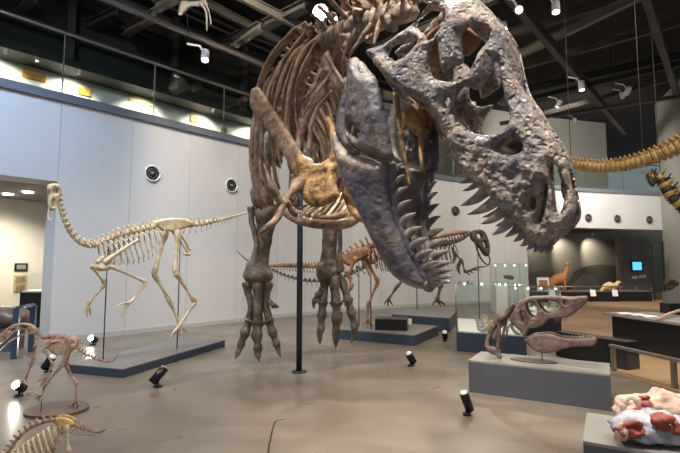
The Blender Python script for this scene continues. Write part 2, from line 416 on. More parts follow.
# ceiling and upper walls
struct('ceiling', MB().prism([(-18, -1), (20, -1), (30, 34), (-18, 34)], 9.2, 9.4), 'ceiling_black')
G26 = offs(2.9); G27 = offs(3.1)
struct('wall_gallery', wall_run(G26, G27, ZT, 6.42, 0, 3), 'gallery_paint')
struct('wall_gallery_upper', wall_run(G26, G27, 6.42, 9.2, 0, 3), 'dark_paint')
struct('trim_3', wall_run(offs(2.15), offs(2.9), 6.42, 6.62, 0, 3), 'steel_dark')
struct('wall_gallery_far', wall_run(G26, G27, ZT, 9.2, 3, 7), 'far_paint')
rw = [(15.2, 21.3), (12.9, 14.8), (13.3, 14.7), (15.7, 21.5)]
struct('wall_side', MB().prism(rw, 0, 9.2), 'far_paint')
# room behind the left opening
R4 = offs(4.6); R47 = offs(4.8)
t0 = (Vector(WP[1]) - Vector(WP[0])).normalized()
def seg(p, q, back, thick, z0, z1):
    t = (Vector(q) - Vector(p)).normalized(); n = Vector((-t.y, t.x)); p = Vector(p) + n * back; q = Vector(q) + n * back
    return [tuple(p), tuple(q), tuple(q + n * thick), tuple(p + n * thick)], z0, z1
pa = tuple(Vector(WP[0]) - t0 * 5); pb = tuple(Vector(WP[1]) + t0 * 1.2)
struct('wall_left_room', MB().prism(*seg(pa, pb, 4.5, .2, 0, ZD + .3)), 'gallery_paint')
struct('ceiling_left_room', MB().prism(*seg(pa, pb, .66, 3.83, ZD + .12, ZD + .25)), 'cloth_grey')
# recess behind the right opening
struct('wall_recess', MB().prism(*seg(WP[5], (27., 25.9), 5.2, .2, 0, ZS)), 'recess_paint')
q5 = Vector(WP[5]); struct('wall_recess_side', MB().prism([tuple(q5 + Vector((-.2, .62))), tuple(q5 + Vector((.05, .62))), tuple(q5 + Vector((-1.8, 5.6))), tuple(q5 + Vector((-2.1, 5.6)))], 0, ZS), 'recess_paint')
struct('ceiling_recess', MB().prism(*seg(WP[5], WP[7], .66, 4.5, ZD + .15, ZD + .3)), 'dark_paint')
# balustrade of the gallery
def balustrade(name, label, i0, i1, cols, a0=0., grp=None):
    front = offs(.02)
    r = thing(name, label, 'balustrade', (*front[i0], ZT))
    for i in range(i0, i1):
        a, b = Vector(front[i]), Vector(front[i + 1]); L = (b - a).length; n = max(1, round(L / 1.9)); t = (b - a) / L
        ang = math.atan2(t.y, t.x); R = Matrix.Rotation(ang, 3, 'Z')
        for k in range(n):
            if i == i0 and k == 0 and i0 > 0: continue
            m = a + t * (L * (k + .5) / n); w = L / n - .03
            MB().box((m.x, m.y, ZT + .62), (w, .02, 1.2), R).build('glass_panel', 'rail_glass', r, smooth=False)
            e = a + t * (L * k / n); MB().box((e.x, e.y, ZT + .64), (.022, .03, 1.26), R).build('post', 'rail_metal', r, smooth=False)
    pts = [Vector((*p, ZT + 1.28)) for p in front[i0:i1 + 1]]
    MB().tube(pts, [.032] * len(pts), n=8).build('handrail', 'rail_metal', r)
    return r
balustrade('glass_balustrade', 'clear glass balustrade with steel handrail along upper gallery at left', 0, 3, 8)
balustrade('glass_balustrade', 'greenish glass balustrade on far gallery above the open recess', 3, 7, 8)
# round wall speakers
def onwall(px, z, i0, i1):
    """point of the curved wall under a photo column, at height z"""
    for i in range(i0, i1):
        a, b = Vector(WP[i]), Vector(WP[i + 1]); k = (px - CX) / F * 1.0
        # columns lean slightly with the camera tilt; solve for the point that projects to px at height z
        f = lambda s: (lambda p: (p.x / (p.y * cT + (z - H) * sT)) - k)(a.lerp(b, s))
        s0, s1 = 0., 1.
        if f(s0) * f(s1) <= 0:
            for _ in range(40):
                m = (s0 + s1) / 2
                if f(s0) * f(m) <= 0: s1 = m
                else: s0 = m
            p = a.lerp(b, s0); t = (b - a).normalized(); return p, t
    raise ValueError((px, z))
for px, lab, r_, z in ((152, 'round white-rimmed wall speaker, leftmost and largest in view', .2, 3.6), (231, 'round wall speaker between ostrich-like skeleton tail and big ribcage', .2, 3.6),
                (455, 'round wall speaker seen between the open jaws of the big skull', .2, 3.6), (588, 'round black wall speaker just right of the big snout', .2, 3.6),
                (617, 'middle one of three round speakers above the recess', .2, 3.6), (649, 'rightmost round speaker above the recess', .2, 3.6)):
    p, t = onwall(px, z, 0, 7); n = Vector((t.y, -t.x, 0)); c = Vector((p.x, p.y, z))
    o = thing('wall_speaker', lab, 'speaker', c, 'round speakers along the wall')
    w = Vector((t.x, t.y, 0)); mb = MB(); pts = [c + n * .03 + (w * math.cos(q) + Vector((0, 0, 1)) * math.sin(q)) * r_ * .87 for q in [2 * PI * i / 24 for i in range(25)]]
    mb.tube(pts, [(.024, .02)] * 25, up=n, n=6); mb.build('rim', 'white_paint' if px < 400 else 'steel_light', o)
    MB().cyl(c + n * .001, c + n * .02, r_ * .9, r_ * .86, 24).build('cone', 'black_paint', o)
    mb = MB(); pts = [c + n * .03 + (w * math.cos(q) + Vector((0, 0, 1)) * math.sin(q)) * r_ * .5 for q in [2 * PI * i / 20 for i in range(21)]]
    mb.tube(pts, [.012] * 21, up=n, n=6); mb.build('ring', 'steel_light', o)
    MB().cyl(c + n * .02, c + n * .06, r_ * .26, r_ * .18, 16).build('dust_cap', 'slab_edge', o)
# display boards on the lit gallery wall
def gallery_board(px0, py0, px1, py1, m, label):
    # both top corners are looked up on the gallery wall line
    A = [Vector(p) for p in G26]
    def hit(px, py):
        r = ray(px, py)
        for a, b in zip(A[:-1], A[1:]):
            d = b - a; den = r.x * d.y - r.y * d.x
            k = (a.x * d.y - a.y * d.x) / den; s = ((r.x * k - a.x) / d.x)
            if -.3 <= s <= 1: return Vector((r.x * k, r.y * k, H + r.z * k)), d.normalized()
        return Vector((r.x * k, r.y * k, H + r.z * k)), d.normalized()
    p, d = hit(px0, py0); q, _ = hit(px1, py1); c = (p + q) / 2; w = abs((q - p).dot(Vector((*d, 0)))); h = max(abs(p.z - q.z), .2)
    z0 = c.z - h / 2
    n = Vector((d.y, -d.x, 0)); R = Matrix.Rotation(math.atan2(d.y, d.x), 3, 'Z')
    o = MB().box(Vector((c.x, c.y, c.z)) + n * .03, (w, .05, h), R).build('display_board', m, loc=(c.x, c.y, z0), smooth=False)
    tag(o, label, 'board', 'boards on the gallery wall')
gallery_board(22, 71, 45, 81, 'orange_paint', 'bright orange board on lit gallery wall, leftmost of the gallery boards')
gallery_board(78, 89, 90, 95, 'orange_paint', 'small orange board low on the gallery wall, second from left')
gallery_board(128, 96, 152, 105, 'buff_paint', 'pale yellow-olive board on the gallery wall, widest one')
gallery_board(190, 116, 197, 123, 'orange_paint', 'small orange board right of the yellow-olive gallery board')
gallery_board(221, 127, 226, 134, 'brown_panel', 'small brown board on gallery wall nearest the ribcage')
# ------------------------------------------------------------------ ceiling steel
def beam(p0, p1, z, w, h, m, name='ceiling_beam', ext=.15):
    a, b = G(*p0, z), G(*p1, z); d = b - a; a, b = a - d * ext, b + d * ext
    c = (a + b) / 2; R = Matrix.Rotation(math.atan2(d.y, d.x), 3, 'Z')
    mb = MB().box(c, ((b - a).length, w, h * .12), R); mb.box(c + Vector((0, 0, h)), ((b - a).length, w, h * .12), R); mb.box(c + Vector((0, 0, h / 2)), ((b - a).length, w * .16, h), R)
    struct(name, mb, m)
for p0, p1, z, w, h, m in (
    ((103, 0), (262, 66), 7.4, .10, .10, 'steel_light'), ((130, 10), (265, 69), 7.8, .09, .2, 'steel_beam'), ((240, 0), (300, 30), 7.6, .10, .2, 'steel_light'),
    ((212, 10), (280, 45), 7.9, .10, .2, 'steel_beam'), ((0, 22), (130, 62), 8.2, .12, .2, 'steel_beam'), ((30, 0), (150, 40), 8.2, .2, .2, 'steel_dark'),
    ((159, 9), (185, -4), 7.7, .22, .2, 'steel_light'), ((237, 45), (257, 32), 7.7, .22, .2, 'steel_light'), ((128, 34), (152, 20), 7.7, .22, .2, 'steel_light'), ((0, 30), (28, 4), 7.7, .22, .2, 'steel_light'),
    ((269, 27), (300, 12), 7.7, .25, .2, 'steel_beam'), ((170, 64), (240, 40), 7.9, .3, .2, 'steel_beam'), ((60, 42), (110, 20), 7.9, .25, .2, 'steel_beam'),
    ((509, 0), (617, 125), 7.3, .16, .25, 'steel_beam'), ((646, 0), (680, 106), 7.3, .16, .25, 'steel_beam'), ((509, 63), (639, 0), 7.6, .14, .2, 'steel_light'),
    ((512, 72), (680, 25), 7.8, .14, .2, 'steel_beam'), ((500, 40), (620, 3), 8.2, .2, .2, 'steel_beam'), ((533, 100), (680, 66), 7.4, .12, .15, 'steel_dark'),
    ((520, 122), (680, 98), 7.2, .1, .12, 'steel_beam'), ((540, 90), (680, 60), 8.6, .3, .25, 'steel_dark'), ((555, 112), (680, 78), 8., .1, .15, 'steel_beam'), ((380, 50), (480, 8), 8, .2, .2, 'steel_beam')):
    beam(p0, p1, z, w, h, m)
# suspended duct and hanging frame
for a, b, r, lab in (((20, 6), (130, 44), .2, 'long dark air duct under ceiling above left gallery'),):
    A, B = G(*a, 8.9), G(*b, 8.9); mb = MB().cyl(A, B, r, n=20)
    for k in range(7): c = A.lerp(B, (k + .5) / 7); d = (B - A).normalized(); mb.cyl(c - d * .03, c + d * .03, r * 1.06, n=20)
    tag(mb.build('air_duct', 'steel_dark', loc=A), lab, 'duct')
# hanging flying-reptile model at the top left
c = P(188, 4, 9.0)
o = thing('hanging_winged_model', 'grey winged skeleton model hanging below the ceiling, cropped by top edge', 'model', c)
bone_tube('body', [(175, 0, 9, .05), (186, -6, 9, .12), (198, -10, 9, .05)], 'steel_beam', o)
bone_plate('wing', [(183, -4), (196, -6), (209, 4), (203, 7), (192, 7), (182, 15), (178, 12)], [(180, 0, 9.), (210, 3, 9.3), (190, 18, 8.8)], 'steel_beam', o, T=.02, R=.05, cell=.05)
bone_tube('leg', [(200, 4, 9.1, .03), (206, 12, 9.1, .025), (207, 30, 9.1, .02)], 'steel_beam', o)
bone_tube('leg', [(205, 2, 9.2, .03), (209, 12, 9.2, .02), (211, 24, 9.2, .02)], 'steel_beam', o)
MB().cyl(c, (c.x, c.y, 9.2), .008, n=6).build('wire', 'steel_light', o)
# ------------------------------------------------------------------ lamps
def spot(px, py, D, target, watts, ang, label, size=.12, m='white_paint', glow='lamp_glow', col=(1, .9, .76), blend=.6, arm=True, pos=None, s=1.):
    c = Vector(pos) if pos else P(px, py, D); d = (Vector(target) - c).normalized()
    o = thing('track_spotlight', label, 'lamp', c, 'ceiling spotlights')
    t, u, w = frame(d, (0, 0, 1))
    MB().cyl(c - d * .2 * s, c, .062 * s, .066 * s, 16).build('lamp_head', m, o)
    MB().cyl(c - d * .002, c + d * .004, .052 * s, n=16).build('lens', glow, o)
    if arm:
        mb = MB(); mb.tube([c - d * .1 * s, c - d * .1 * s + Vector((-.09 * s, 0, .16 * s)), c - d * .1 * s + Vector((-.3 * s, 0, .2 * s))], [(.02 * s, .012)] * 3, n=6); mb.build('bracket', m, o)
        b = c - d * .1 * s + Vector((-.3 * s, 0, .2 * s)); MB().cyl(b, (b.x, b.y, 9.2), .008, n=6).build('hanging_rod', 'steel_dark', o)
    if watts:
        l = bpy.data.lights.new('beam', 'SPOT'); l.energy = watts; l.spot_size = math.radians(ang); l.spot_blend = blend; l.color = col; l.shadow_soft_size = size
        lo = bpy.data.objects.new('beam', l); COL.objects.link(lo); lo.parent = o; lo.location = d * .03
        lo.rotation_euler = d.to_track_quat('-Z', 'Y').to_euler()
    return o
WARM = (1, .86, .68); NEUT = (1, .94, .86); COOL = (.62, .76, 1)
spot(321, 13, 9.6, (.2, .6, 1.7), 900, 60, 'dazzling ceiling spotlight just above the ribcage, larger of two', s=2.9, arm=False, col=NEUT, glow='lamp_glow')
spot(333, 19, 10.2, (.1, .5, 1.6), 350, 60, 'smaller bright ceiling spotlight right beside the dazzling one', s=1.8, arm=False, col=NEUT, glow='lamp_glow')
spot(473, 107, 13.5, (1.5, 8, 0.5), 300, 60, 'bright spotlight seen through the opening in the big skull', s=1.2, glow='lamp_glow')
spot(519, 10, 7.5, (1.0, 2.4, 2.4), 160, 50, 'white track spotlight, middle of three above the big snout', s=1.1, glow='lamp_soft')
spot(556, 12, 7.8, (3., 6, 0), 260, 70, 'white track spotlight, rightmost of three above the big snout', s=1.1, glow='lamp_soft')
spot(504, 30, 8.5, (2.4, 5, .5), 160, 60, 'white track spotlight, lowest of three beside the skull forehead', s=1.1, glow='lamp_soft')
spot(582, 90, 12.5, (7, 12, 0), 300, 80, 'white spotlight head under the diagonal ceiling beam at right', s=1.3, glow='lamp_soft')
spot(626, 94, 12, (9, 19, 3), 350, 75, 'small white spotlight above the orange bone chain', s=1.1, glow='lamp_soft')
spot(557, 107, 15, (5, 17.5, 2), 200, 80, 'pale spotlight near the skull snout slope', s=1.2, glow='lamp_soft')
spot(205, 60, 10.5, (-2.6, 8, .8), 330, 75, 'white ceiling projector lamp hanging above left gallery', s=1.5, glow='lamp_soft', col=NEUT)
# skull key light, then spotlights added to brighten the hall, nearly all out of frame
for pos, tgt, w, ang, col, lab in (
    ((-.7, 1.3, 7.6), (.6, 2.7, 2.3), 1500, 42, NEUT, 'white spotlight above and left of the camera, aimed at skull'),
    ((3.2, 1.2, 6.4), (.9, 2.6, 2.), 260, 50, WARM, 'added white spotlight above and right of the camera, aimed at skull'),
    ((-5, 3.5, 7.5), (-3.6, 10.8, 2.6), 620, 100, COOL, 'added cool spotlight washing the left part of the back wall'),
    ((-2.5, 7., 8.2), (.3, 15.4, 2.2), 820, 95, (1, .88, .74), 'added spotlight washing the middle of the back wall'),
    ((2.2, 9., 8.2), (4.8, 18, 2.2), 430, 95, WARM, 'added spotlight washing the far part of the back wall'),
    ((-4.5, 4.2, 7.8), (-3, 7.4, 1.4), 420, 60, WARM, 'added spotlight above the ostrich-like skeleton'),
    ((-2.5, 1., 6.2), (-2.9, 4.2, 0), 210, 90, NEUT, 'added spotlight above the two small skeletons at lower left'),
    ((1.2, 4.6, 8.6), (.4, 6.4, 0), 520, 110, WARM, 'added wide spotlight over the middle of the floor'),
    ((4.2, 2.8, 7.4), (2.3, 5, .5), 260, 80, WARM, 'added spotlight above the skull plinth'),
    ((7, 5.5, 8), (6, 9, 0), 420, 110, WARM, 'added wide spotlight above the right-hand counter'),
    ((-6.3, 4.2, 7.), (-5.7, 8.9, 1.8), 420, 60, (.42, .68, 1), 'added blue-white spotlight aimed at the wall end beside left doorway'),
    ((9, 17, 7.0), (11.5, 23.5, 6.6), 700, 110, NEUT, 'added spotlight washing the far gallery wall'),
    ((9, 14, 6.8), (13.9, 18.5, 2), 1100, 90, NEUT, 'added spotlight washing the side wall at far right'),
    ((-.6, 2.8, 7.6), (-.4, 5.6, 2.6), 330, 55, WARM, 'added spotlight above the big ribcage')):
    spot(0, 0, 0, tgt, w, ang, lab, pos=pos, col=col, size=.25)
# gallery wall washers on the dark rail
A = offs(2.2)
for i in range(0, 3):
    a, b = Vector(A[i]), Vector(A[i + 1]); n = 3 if i < 2 else 2
    for k in range(n):
        p = a.lerp(b, (k + .5) / n); t = (b - a).normalized(); q = p + Vector((-t.y, t.x)) * .75
        spot(0, 0, 0, (q.x, q.y, 5.5), 120, 115, 'small spotlight on dark rail washing the gallery wall', pos=(p.x, p.y, 6.3), arm=False, s=.6, glow='lamp_soft', col=NEUT, size=.04, blend=.8)
for o in list(COL.objects):
    if o.get('label') == 'small spotlight on dark rail washing the gallery wall': o['group'] = 'gallery wall washers'


for d_, z_, r_ in ((2.0, 8.3, .05), (1.2, 8.7, .04), (2.5, 7.4, .06), (.6, 8.1, .03)):
    pts = [Vector((*p, z_)) for p in offs(d_)[0:5]]; struct('ceiling_pipe', MB().tube(pts, [r_] * len(pts), n=8), 'steel_beam', True)
mb = MB()
for i in range(0, 4):
    a, b = Vector(offs(2.7)[i]), Vector(offs(2.7)[i + 1])
    for k in range(2):
        p = a.lerp(b, (k + .3) / 2); mb = MB(); mb.box((p.x, p.y, 7.9), (.18, .18, 2.5), Matrix.Rotation(.8, 3, 'Z')); struct('wall_strut', mb, 'steel_beam')
# ================================================================== the big skeleton
rex = thing('dinosaur_skeleton', 'huge purple-grey theropod skeleton with gaping toothed jaws in the foreground', 'dinosaur skeleton', G(299, 372))
EYE = Vector((0, 0, H))
def lerp_tab(x, tab):
    xs, ys = zip(*tab); return float(np.interp(x, xs, ys))
class Half:
    """one bilateral element: mid plane origin O, long axis U, dorsal V, lateral W (animal's right); half width w(u,v)"""
    def __init__(s, hinge, halfw, tip, w0):
        w = Vector(w0).normalized(); A = P(*hinge); B = P(*tip)
        for _ in range(6):
            s.O = A - w * halfw; s.U = (B - s.O).normalized()
            w = Vector((s.U.y, -s.U.x, 0)).normalized()
            if w.dot(EYE - s.O) < 0: w = -w
        s.W = w; s.L = (B - s.O).length; s.V = s.W.cross(s.U)
        if s.V.z < 0: s.V = -s.V
        s.V.normalize(); s.wf = lambda u, v: .2
    def S(s, side):
        return lambda u, v: s.O + s.U * u + s.V * v + s.W * side * s.wf(u, v)
    def inv(s, px, py, off=None):
        r = ray(px, py); wv = .2; u = v = 0
        for _ in range(12):
            Q = s.O + s.W * wv; k = (Q - EYE).dot(s.W) / r.dot(s.W); q = EYE + r * k - s.O
            u, v = q.dot(s.U), q.dot(s.V); wv = .5 * wv + .5 * (s.wf(u, v) if off is None else off)
        return (u, v)
SK = Half((385, 66, 2.78), .26, (574, 212, 2.3), (-.7, -.7, 0))
L = SK.L
wtab = [(0, .26), (.12, .28), (.3, .25), (.45, .19), (.6, .15), (.85, .115), (1.0, .06), (1.1, .05)]
SK.wf = lambda u, v: lerp_tab(u / L, wtab)
dors_px = [(366, 52), (384, 45), (398, 35), (410, 27), (418, 20), (427, 8), (437, -4), (450, -13), (466, -10), (478, 3), (489, 15), (497, 29), (505, 47), (511, 64), (521, 88), (534, 105), (545, 123), (557, 140), (566, 158), (571, 180), (575, 202), (575, 215), (567, 227), (553, 238), (542, 248)]
dors = [SK.inv(*p) for p in dors_px]
du = sorted(dors[:20]); 
def dtop(u): return float(np.interp(u, [a[0] for a in du], [a[1] for a in du]))
def wf(u, v):
    b = lerp_tab(u / L, wtab); e = min(max((v - (dtop(u) - .16)) / .16, 0), 1); e = e * e * (3 - 2 * e)
    top = lerp_tab(u / L, [(0, .16), (.3, .17), (.45, .10), (.6, .06), (.9, .045), (1., .03), (1.1, .03)])
    return b * (1 - e) + top * e
SK.wf = wf
vent_px = [(535, 243), (528, 240), (523, 231), (513, 221), (504, 214), (489, 196), (475, 181), (461, 172), (454, 158), (449, 148), (441, 130), (431, 111), (422, 102), (410, 97), (399, 89), (388, 79), (383, 74), (376, 66)]
out_px = dors_px + vent_px
holesR = [
    [(387, 60), (389, 52), (400, 44), (417, 41), (415.5, 47), (406, 57), (394, 61.5)],
    [(416.5, 27), (425, 15), (435, 10.5), (445, 11.5), (444, 22), (437, 34), (429, 41), (424, 34)],
    [(462, 33), (474, 26), (487, 29), (489, 39), (477, 57), (466, 78), (454, 81), (442, 81), (433, 77), (430, 64), (431, 49), (435, 38), (438, 45), (440, 62), (444, 73), (455, 67), (464, 62), (462, 46)],
    [(454, 110), (457, 96), (466, 86), (479, 90), (490, 76), (496, 60), (500, 70), (503, 87), (506, 102), (510, 116), (507, 127), (500, 133), (487, 135), (472, 132), (462, 124)],
    [(496, 148.5), (504, 140), (515, 139), (522.5, 144), (521.5, 151.5), (513.5, 155), (503, 153.5)],
    [(551, 163), (555, 165), (560.5, 171), (563, 182), (567, 193), (567, 204), (561.5, 214), (556.5, 212), (553.5, 197), (551, 178)],
    [(447, 98), (450, 99), (451, 104), (448, 107), (445.5, 103)],
    [(532, 197), (536, 199), (536, 206), (532, 210), (529.5, 204)],
    [(545.5, 180), (547.5, 190), (545, 206), (540.5, 222), (538.5, 221), (542.5, 204), (544.5, 190)]]
outU = [SK.inv(*p) for p in out_px]; holU = [[SK.inv(*p) for p in h] for h in holesR]
skull = None
holF = []
for j in (1, 2, 3, 4, 5):
    a_ = np.array(holU[j]); c_ = a_.mean(0); near_ = [tuple(c_ + (p_ - c_) * 1.12) for p_ in a_]
    if j == 5:   # wider window on the far side: hull of the near outline and the part seen through it
        near_ += [SK.inv(*p_, off=-.75 * wf(*holU[j][0])) for p_ in holesR[j]]
        pts_ = sorted(set(near_)); lo_, up_ = [], []
        for seq, h_ in ((pts_, lo_), (pts_[::-1], up_)):
            for p_ in seq:
                while len(h_) > 1 and (h_[-1][0] - h_[-2][0]) * (p_[1] - h_[-2][1]) - (h_[-1][1] - h_[-2][1]) * (p_[0] - h_[-2][0]) <= 0: h_.pop()
                h_.append(p_)
        near_ = lo_[:-1] + up_[:-1]
    if j != 4: holF.append(near_)
for side in (1, -1):
    mb = plate_mb(outU, holU if side == 1 else holF, SK.S(side), SK.W * side, .030, .045, .0068 if side == 1 else .012, amp=(lambda u, v: .0035 + .0065 * min(max((u / L - .4) / .3, 0), 1)), fr=14., k=3, bulge=.014)
    if side == 1: skull = mb
    else: n = len(skull.v); skull.add(mb.v, mb.f)
# roof of the skull: a rugose nasal ridge that ties the two sides together
ridge = []
for i in range(1, len(dors)):
    e_ = min(max((dors[i][0] / L - .45) / .2, 0), 1); ridge.append(SK.inv(*dors_px[i], off=wf(*dors[i]) * (1 - e_)))
mb = MB(); pts = []; rad = []
for (u, v) in ridge:
    c = Vector((0, 0, 0)); w_ = wf(u, v)
    dn = .028 + .010 * min(max((u / L - .5) / .3, 0), 1)
    a = SK.O + SK.U * u + SK.V * v
    cen = SK.O + SK.U * .45 * L + SK.V * .12
    a += (cen - a).normalized() * dn
    pts.append(a); rad.append((.028 - .006 * min(max((u / L - .5) / .3, 0), 1), max(min(w_, lerp_tab(u / L, [(0, .05), (.15, .10), (.3, .2), (1.2, .2)])) * (1 - .45 * min(max((u / L - .5) / .2, 0), 1)) + .006, .022)))
mb.tube(pts, rad, up=SK.V, n=22, k=6); mb.rough(.016, 16).rough(.007, 45)
skull.add(mb.v, mb.f)
skull_o = skull.build('skull', 'skull_bone', rex)
skull_o['label'] = 'rough purple-grey skull with large openings'
# inner braincase, palate and far-side struts
def sk_at(u, v, w): return SK.O + SK.U * u + SK.V * v + SK.W * w
mb = MB(); b = [SK.inv(*p, off=0.) for p in ((430, 55), (445, 40), (470, 45), (500, 85), (530, 140), (550, 190))]
for (u, v), (ru, rw) in zip(b, ((.09, .10), (.10, .12), (.08, .08), (.03, .04), (.02, .04), (.02, .04))): pass
mb.tube([sk_at(u, v, 0) for u, v in b[:3]], [(.07, .08), (.10, .12), (.07, .07)], n=14, k=5); mb.rough(.02, 9).rough(.008, 30)
mb.build('braincase', 'brown_bone', rex)['label'] = 'brown braincase inside the skull'
for side in (1, -1):
    q = [SK.inv(*p, off=.10 * side) for p in ((398, 90), (420, 105), (442, 128), (460, 150), (490, 175), (525, 205))]
    mb = MB().tube([sk_at(u, v + .03, .11 * side * (1 - i * .12)) for i, (u, v) in enumerate(q)], [(.02, .05), (.03, .05), (.025, .06), (.015, .05), (.012, .04), (.01, .02)], up=SK.V, n=10, k=4)
    mb.rough(.014, 12); mb.build('palate_bone', 'ochre_bone', rex)
    q = [SK.inv(*p, off=.17 * side) for p in ((385, 62), (395, 78), (404, 95), (408, 108))]
    mb = MB().tube([sk_at(u, v, .20 * side) for u, v in q], [(.05, .02), (.045, .03), (.035, .025), (.04, .03)], up=SK.U, n=10, k=4); mb.rough(.012, 14)
    mb.build('quadrate', 'skull_bone', rex)
mb = MB()
for (a, c, r) in (((400, 88), (421, 118), .035), ((412, 100), (405, 128), .025), ((425, 108), (447, 140), .03), ((398, 100), (415, 140), .02), ((430, 122), (420, 150), .02)):
    a_ = sk_at(*SK.inv(*a, off=-.02), -.02); c_ = sk_at(*SK.inv(*c, off=-.06), -.06)
    mb.tube([a_, a_.lerp(c_, .5) + Vector((.01, 0, .01)), c_], [(r, r * .4), (r * .8, r * .35), (r * .9, r * .4)], n=8, k=5)
mb.rough(.02, 12); mb.build('pterygoid', 'brown_bone', rex)
vq = [(470, 150), (486, 142), (505, 136), (524, 138), (530, 152), (532, 185), (526, 205), (508, 196), (488, 178)]
mb = plate_mb([SK.inv(*p_, off=-.03) for p_ in vq], [], lambda u, v: sk_at(u, v, -.03), SK.W, .012, .04, .012, amp=.01, fr=12, k=3); mb.build('shade_septum', 'dark_bone', rex)  # dark plate added behind the snout openings to make them look shaded
vq = [(392, 92), (402, 96), (414, 104), (424, 118), (430, 134), (422, 140), (408, 128), (398, 112)]
mb = plate_mb([SK.inv(*p_, off=.0) for p_ in vq], [], lambda u, v: sk_at(u, v, 0.), SK.W, .014, .04, .012, amp=.016, fr=12, k=3); mb.build('pterygoid', 'ochre_bone', rex)
def tooth_mb(base, tip, r, bend, w=.62):
    m_ = (base + tip) / 2 + bend; root = base - (tip - base) * .18
    pts = [root, base, base.lerp(tip, .3) + bend * .7, base.lerp(tip, .6) + bend * .8, base.lerp(tip, .85) + bend * .4, tip]
    return MB().tube(pts, [(r * .9, r * w), (r, r * w * 1.05), (r * .88, r * w), (r * .62, r * w * .75), (r * .3, r * w * .4), (r * .03, r * .03)], up=(tip - base).cross(SK.W), n=10, k=3)
up_teeth = [((452, 150), (440, 155), 3), ((462, 170), (452, 177), 3), ((472, 177), (459, 183), 3.6), ((477, 183), (462, 191), 3.6), ((483, 192), (460, 205.5), 6.2), ((494, 201), (466.6, 214.5), 6), ((503, 209), (481, 224), 6.2), ((511, 217), (492, 235), 6.2), ((517, 226), (505, 237), 4),
            ((523, 232), (513, 241.5), 4), ((528, 238), (520, 246), 4), ((533, 241), (526, 250), 3.8), ((538, 244), (533, 252), 3.6), ((543, 246), (539, 253), 3.2)]
for side in (1, -1):
    for (b, t, r) in up_teeth:
        f = .8 if side == 1 else .55
        ub = SK.inv(*b); wb = wf(*ub) * side; ut = SK.inv(*t, off=abs(wb) * f if side == 1 else None)
        if side == -1: ut = SK.inv(*t, off=wf(*ub) * .8)
        B_ = sk_at(*ub, wb - side * .012); T_ = sk_at(*ut, wb * .8)
        tooth_mb(B_, T_, r * 2.45 / 453 * 1.05, SK.U * .014 * (r / 6)).build('tooth', 'tooth', skull_o)
# ------------------------------------------------------------------ lower jaw
JW = Half((362, 68, 2.82), .25, (434, 286, 2.72), (-.68, -.73, 0))
JL = JW.L
JW.wf = lambda u, v: lerp_tab(u / JL, [(0, .25), (.25, .25), (.5, .20), (.75, .135), (.9, .085), (1., .035), (1.1, .03)])
if JW.V.dot(Vector((1, 0, 0))) < 0: JW.V = -JW.V
dent_px = [(335, 128), (340, 140), (350, 152), (362, 157), (380, 161), (389, 162), (390, 180), (392, 202), (396, 222), (403, 238), (411, 255), (419, 271), (426, 282), (425, 289), (412, 287), (396, 278), (381, 256), (367, 228), (354, 201), (343, 176), (335, 153)]
sur_px = [(353, 60), (360, 59), (366, 70), (373, 76), (378, 79), (383, 97), (388, 118), (392, 140), (395, 159), (389, 163), (376, 158), (361, 152), (351, 144), (347, 128), (348, 108), (349, 84)]
ang_px = [(348, 74), (350, 92), (347, 112), (346, 130), (350, 143), (360, 154), (352, 154), (340, 143), (335, 132), (337, 112), (342, 92)]
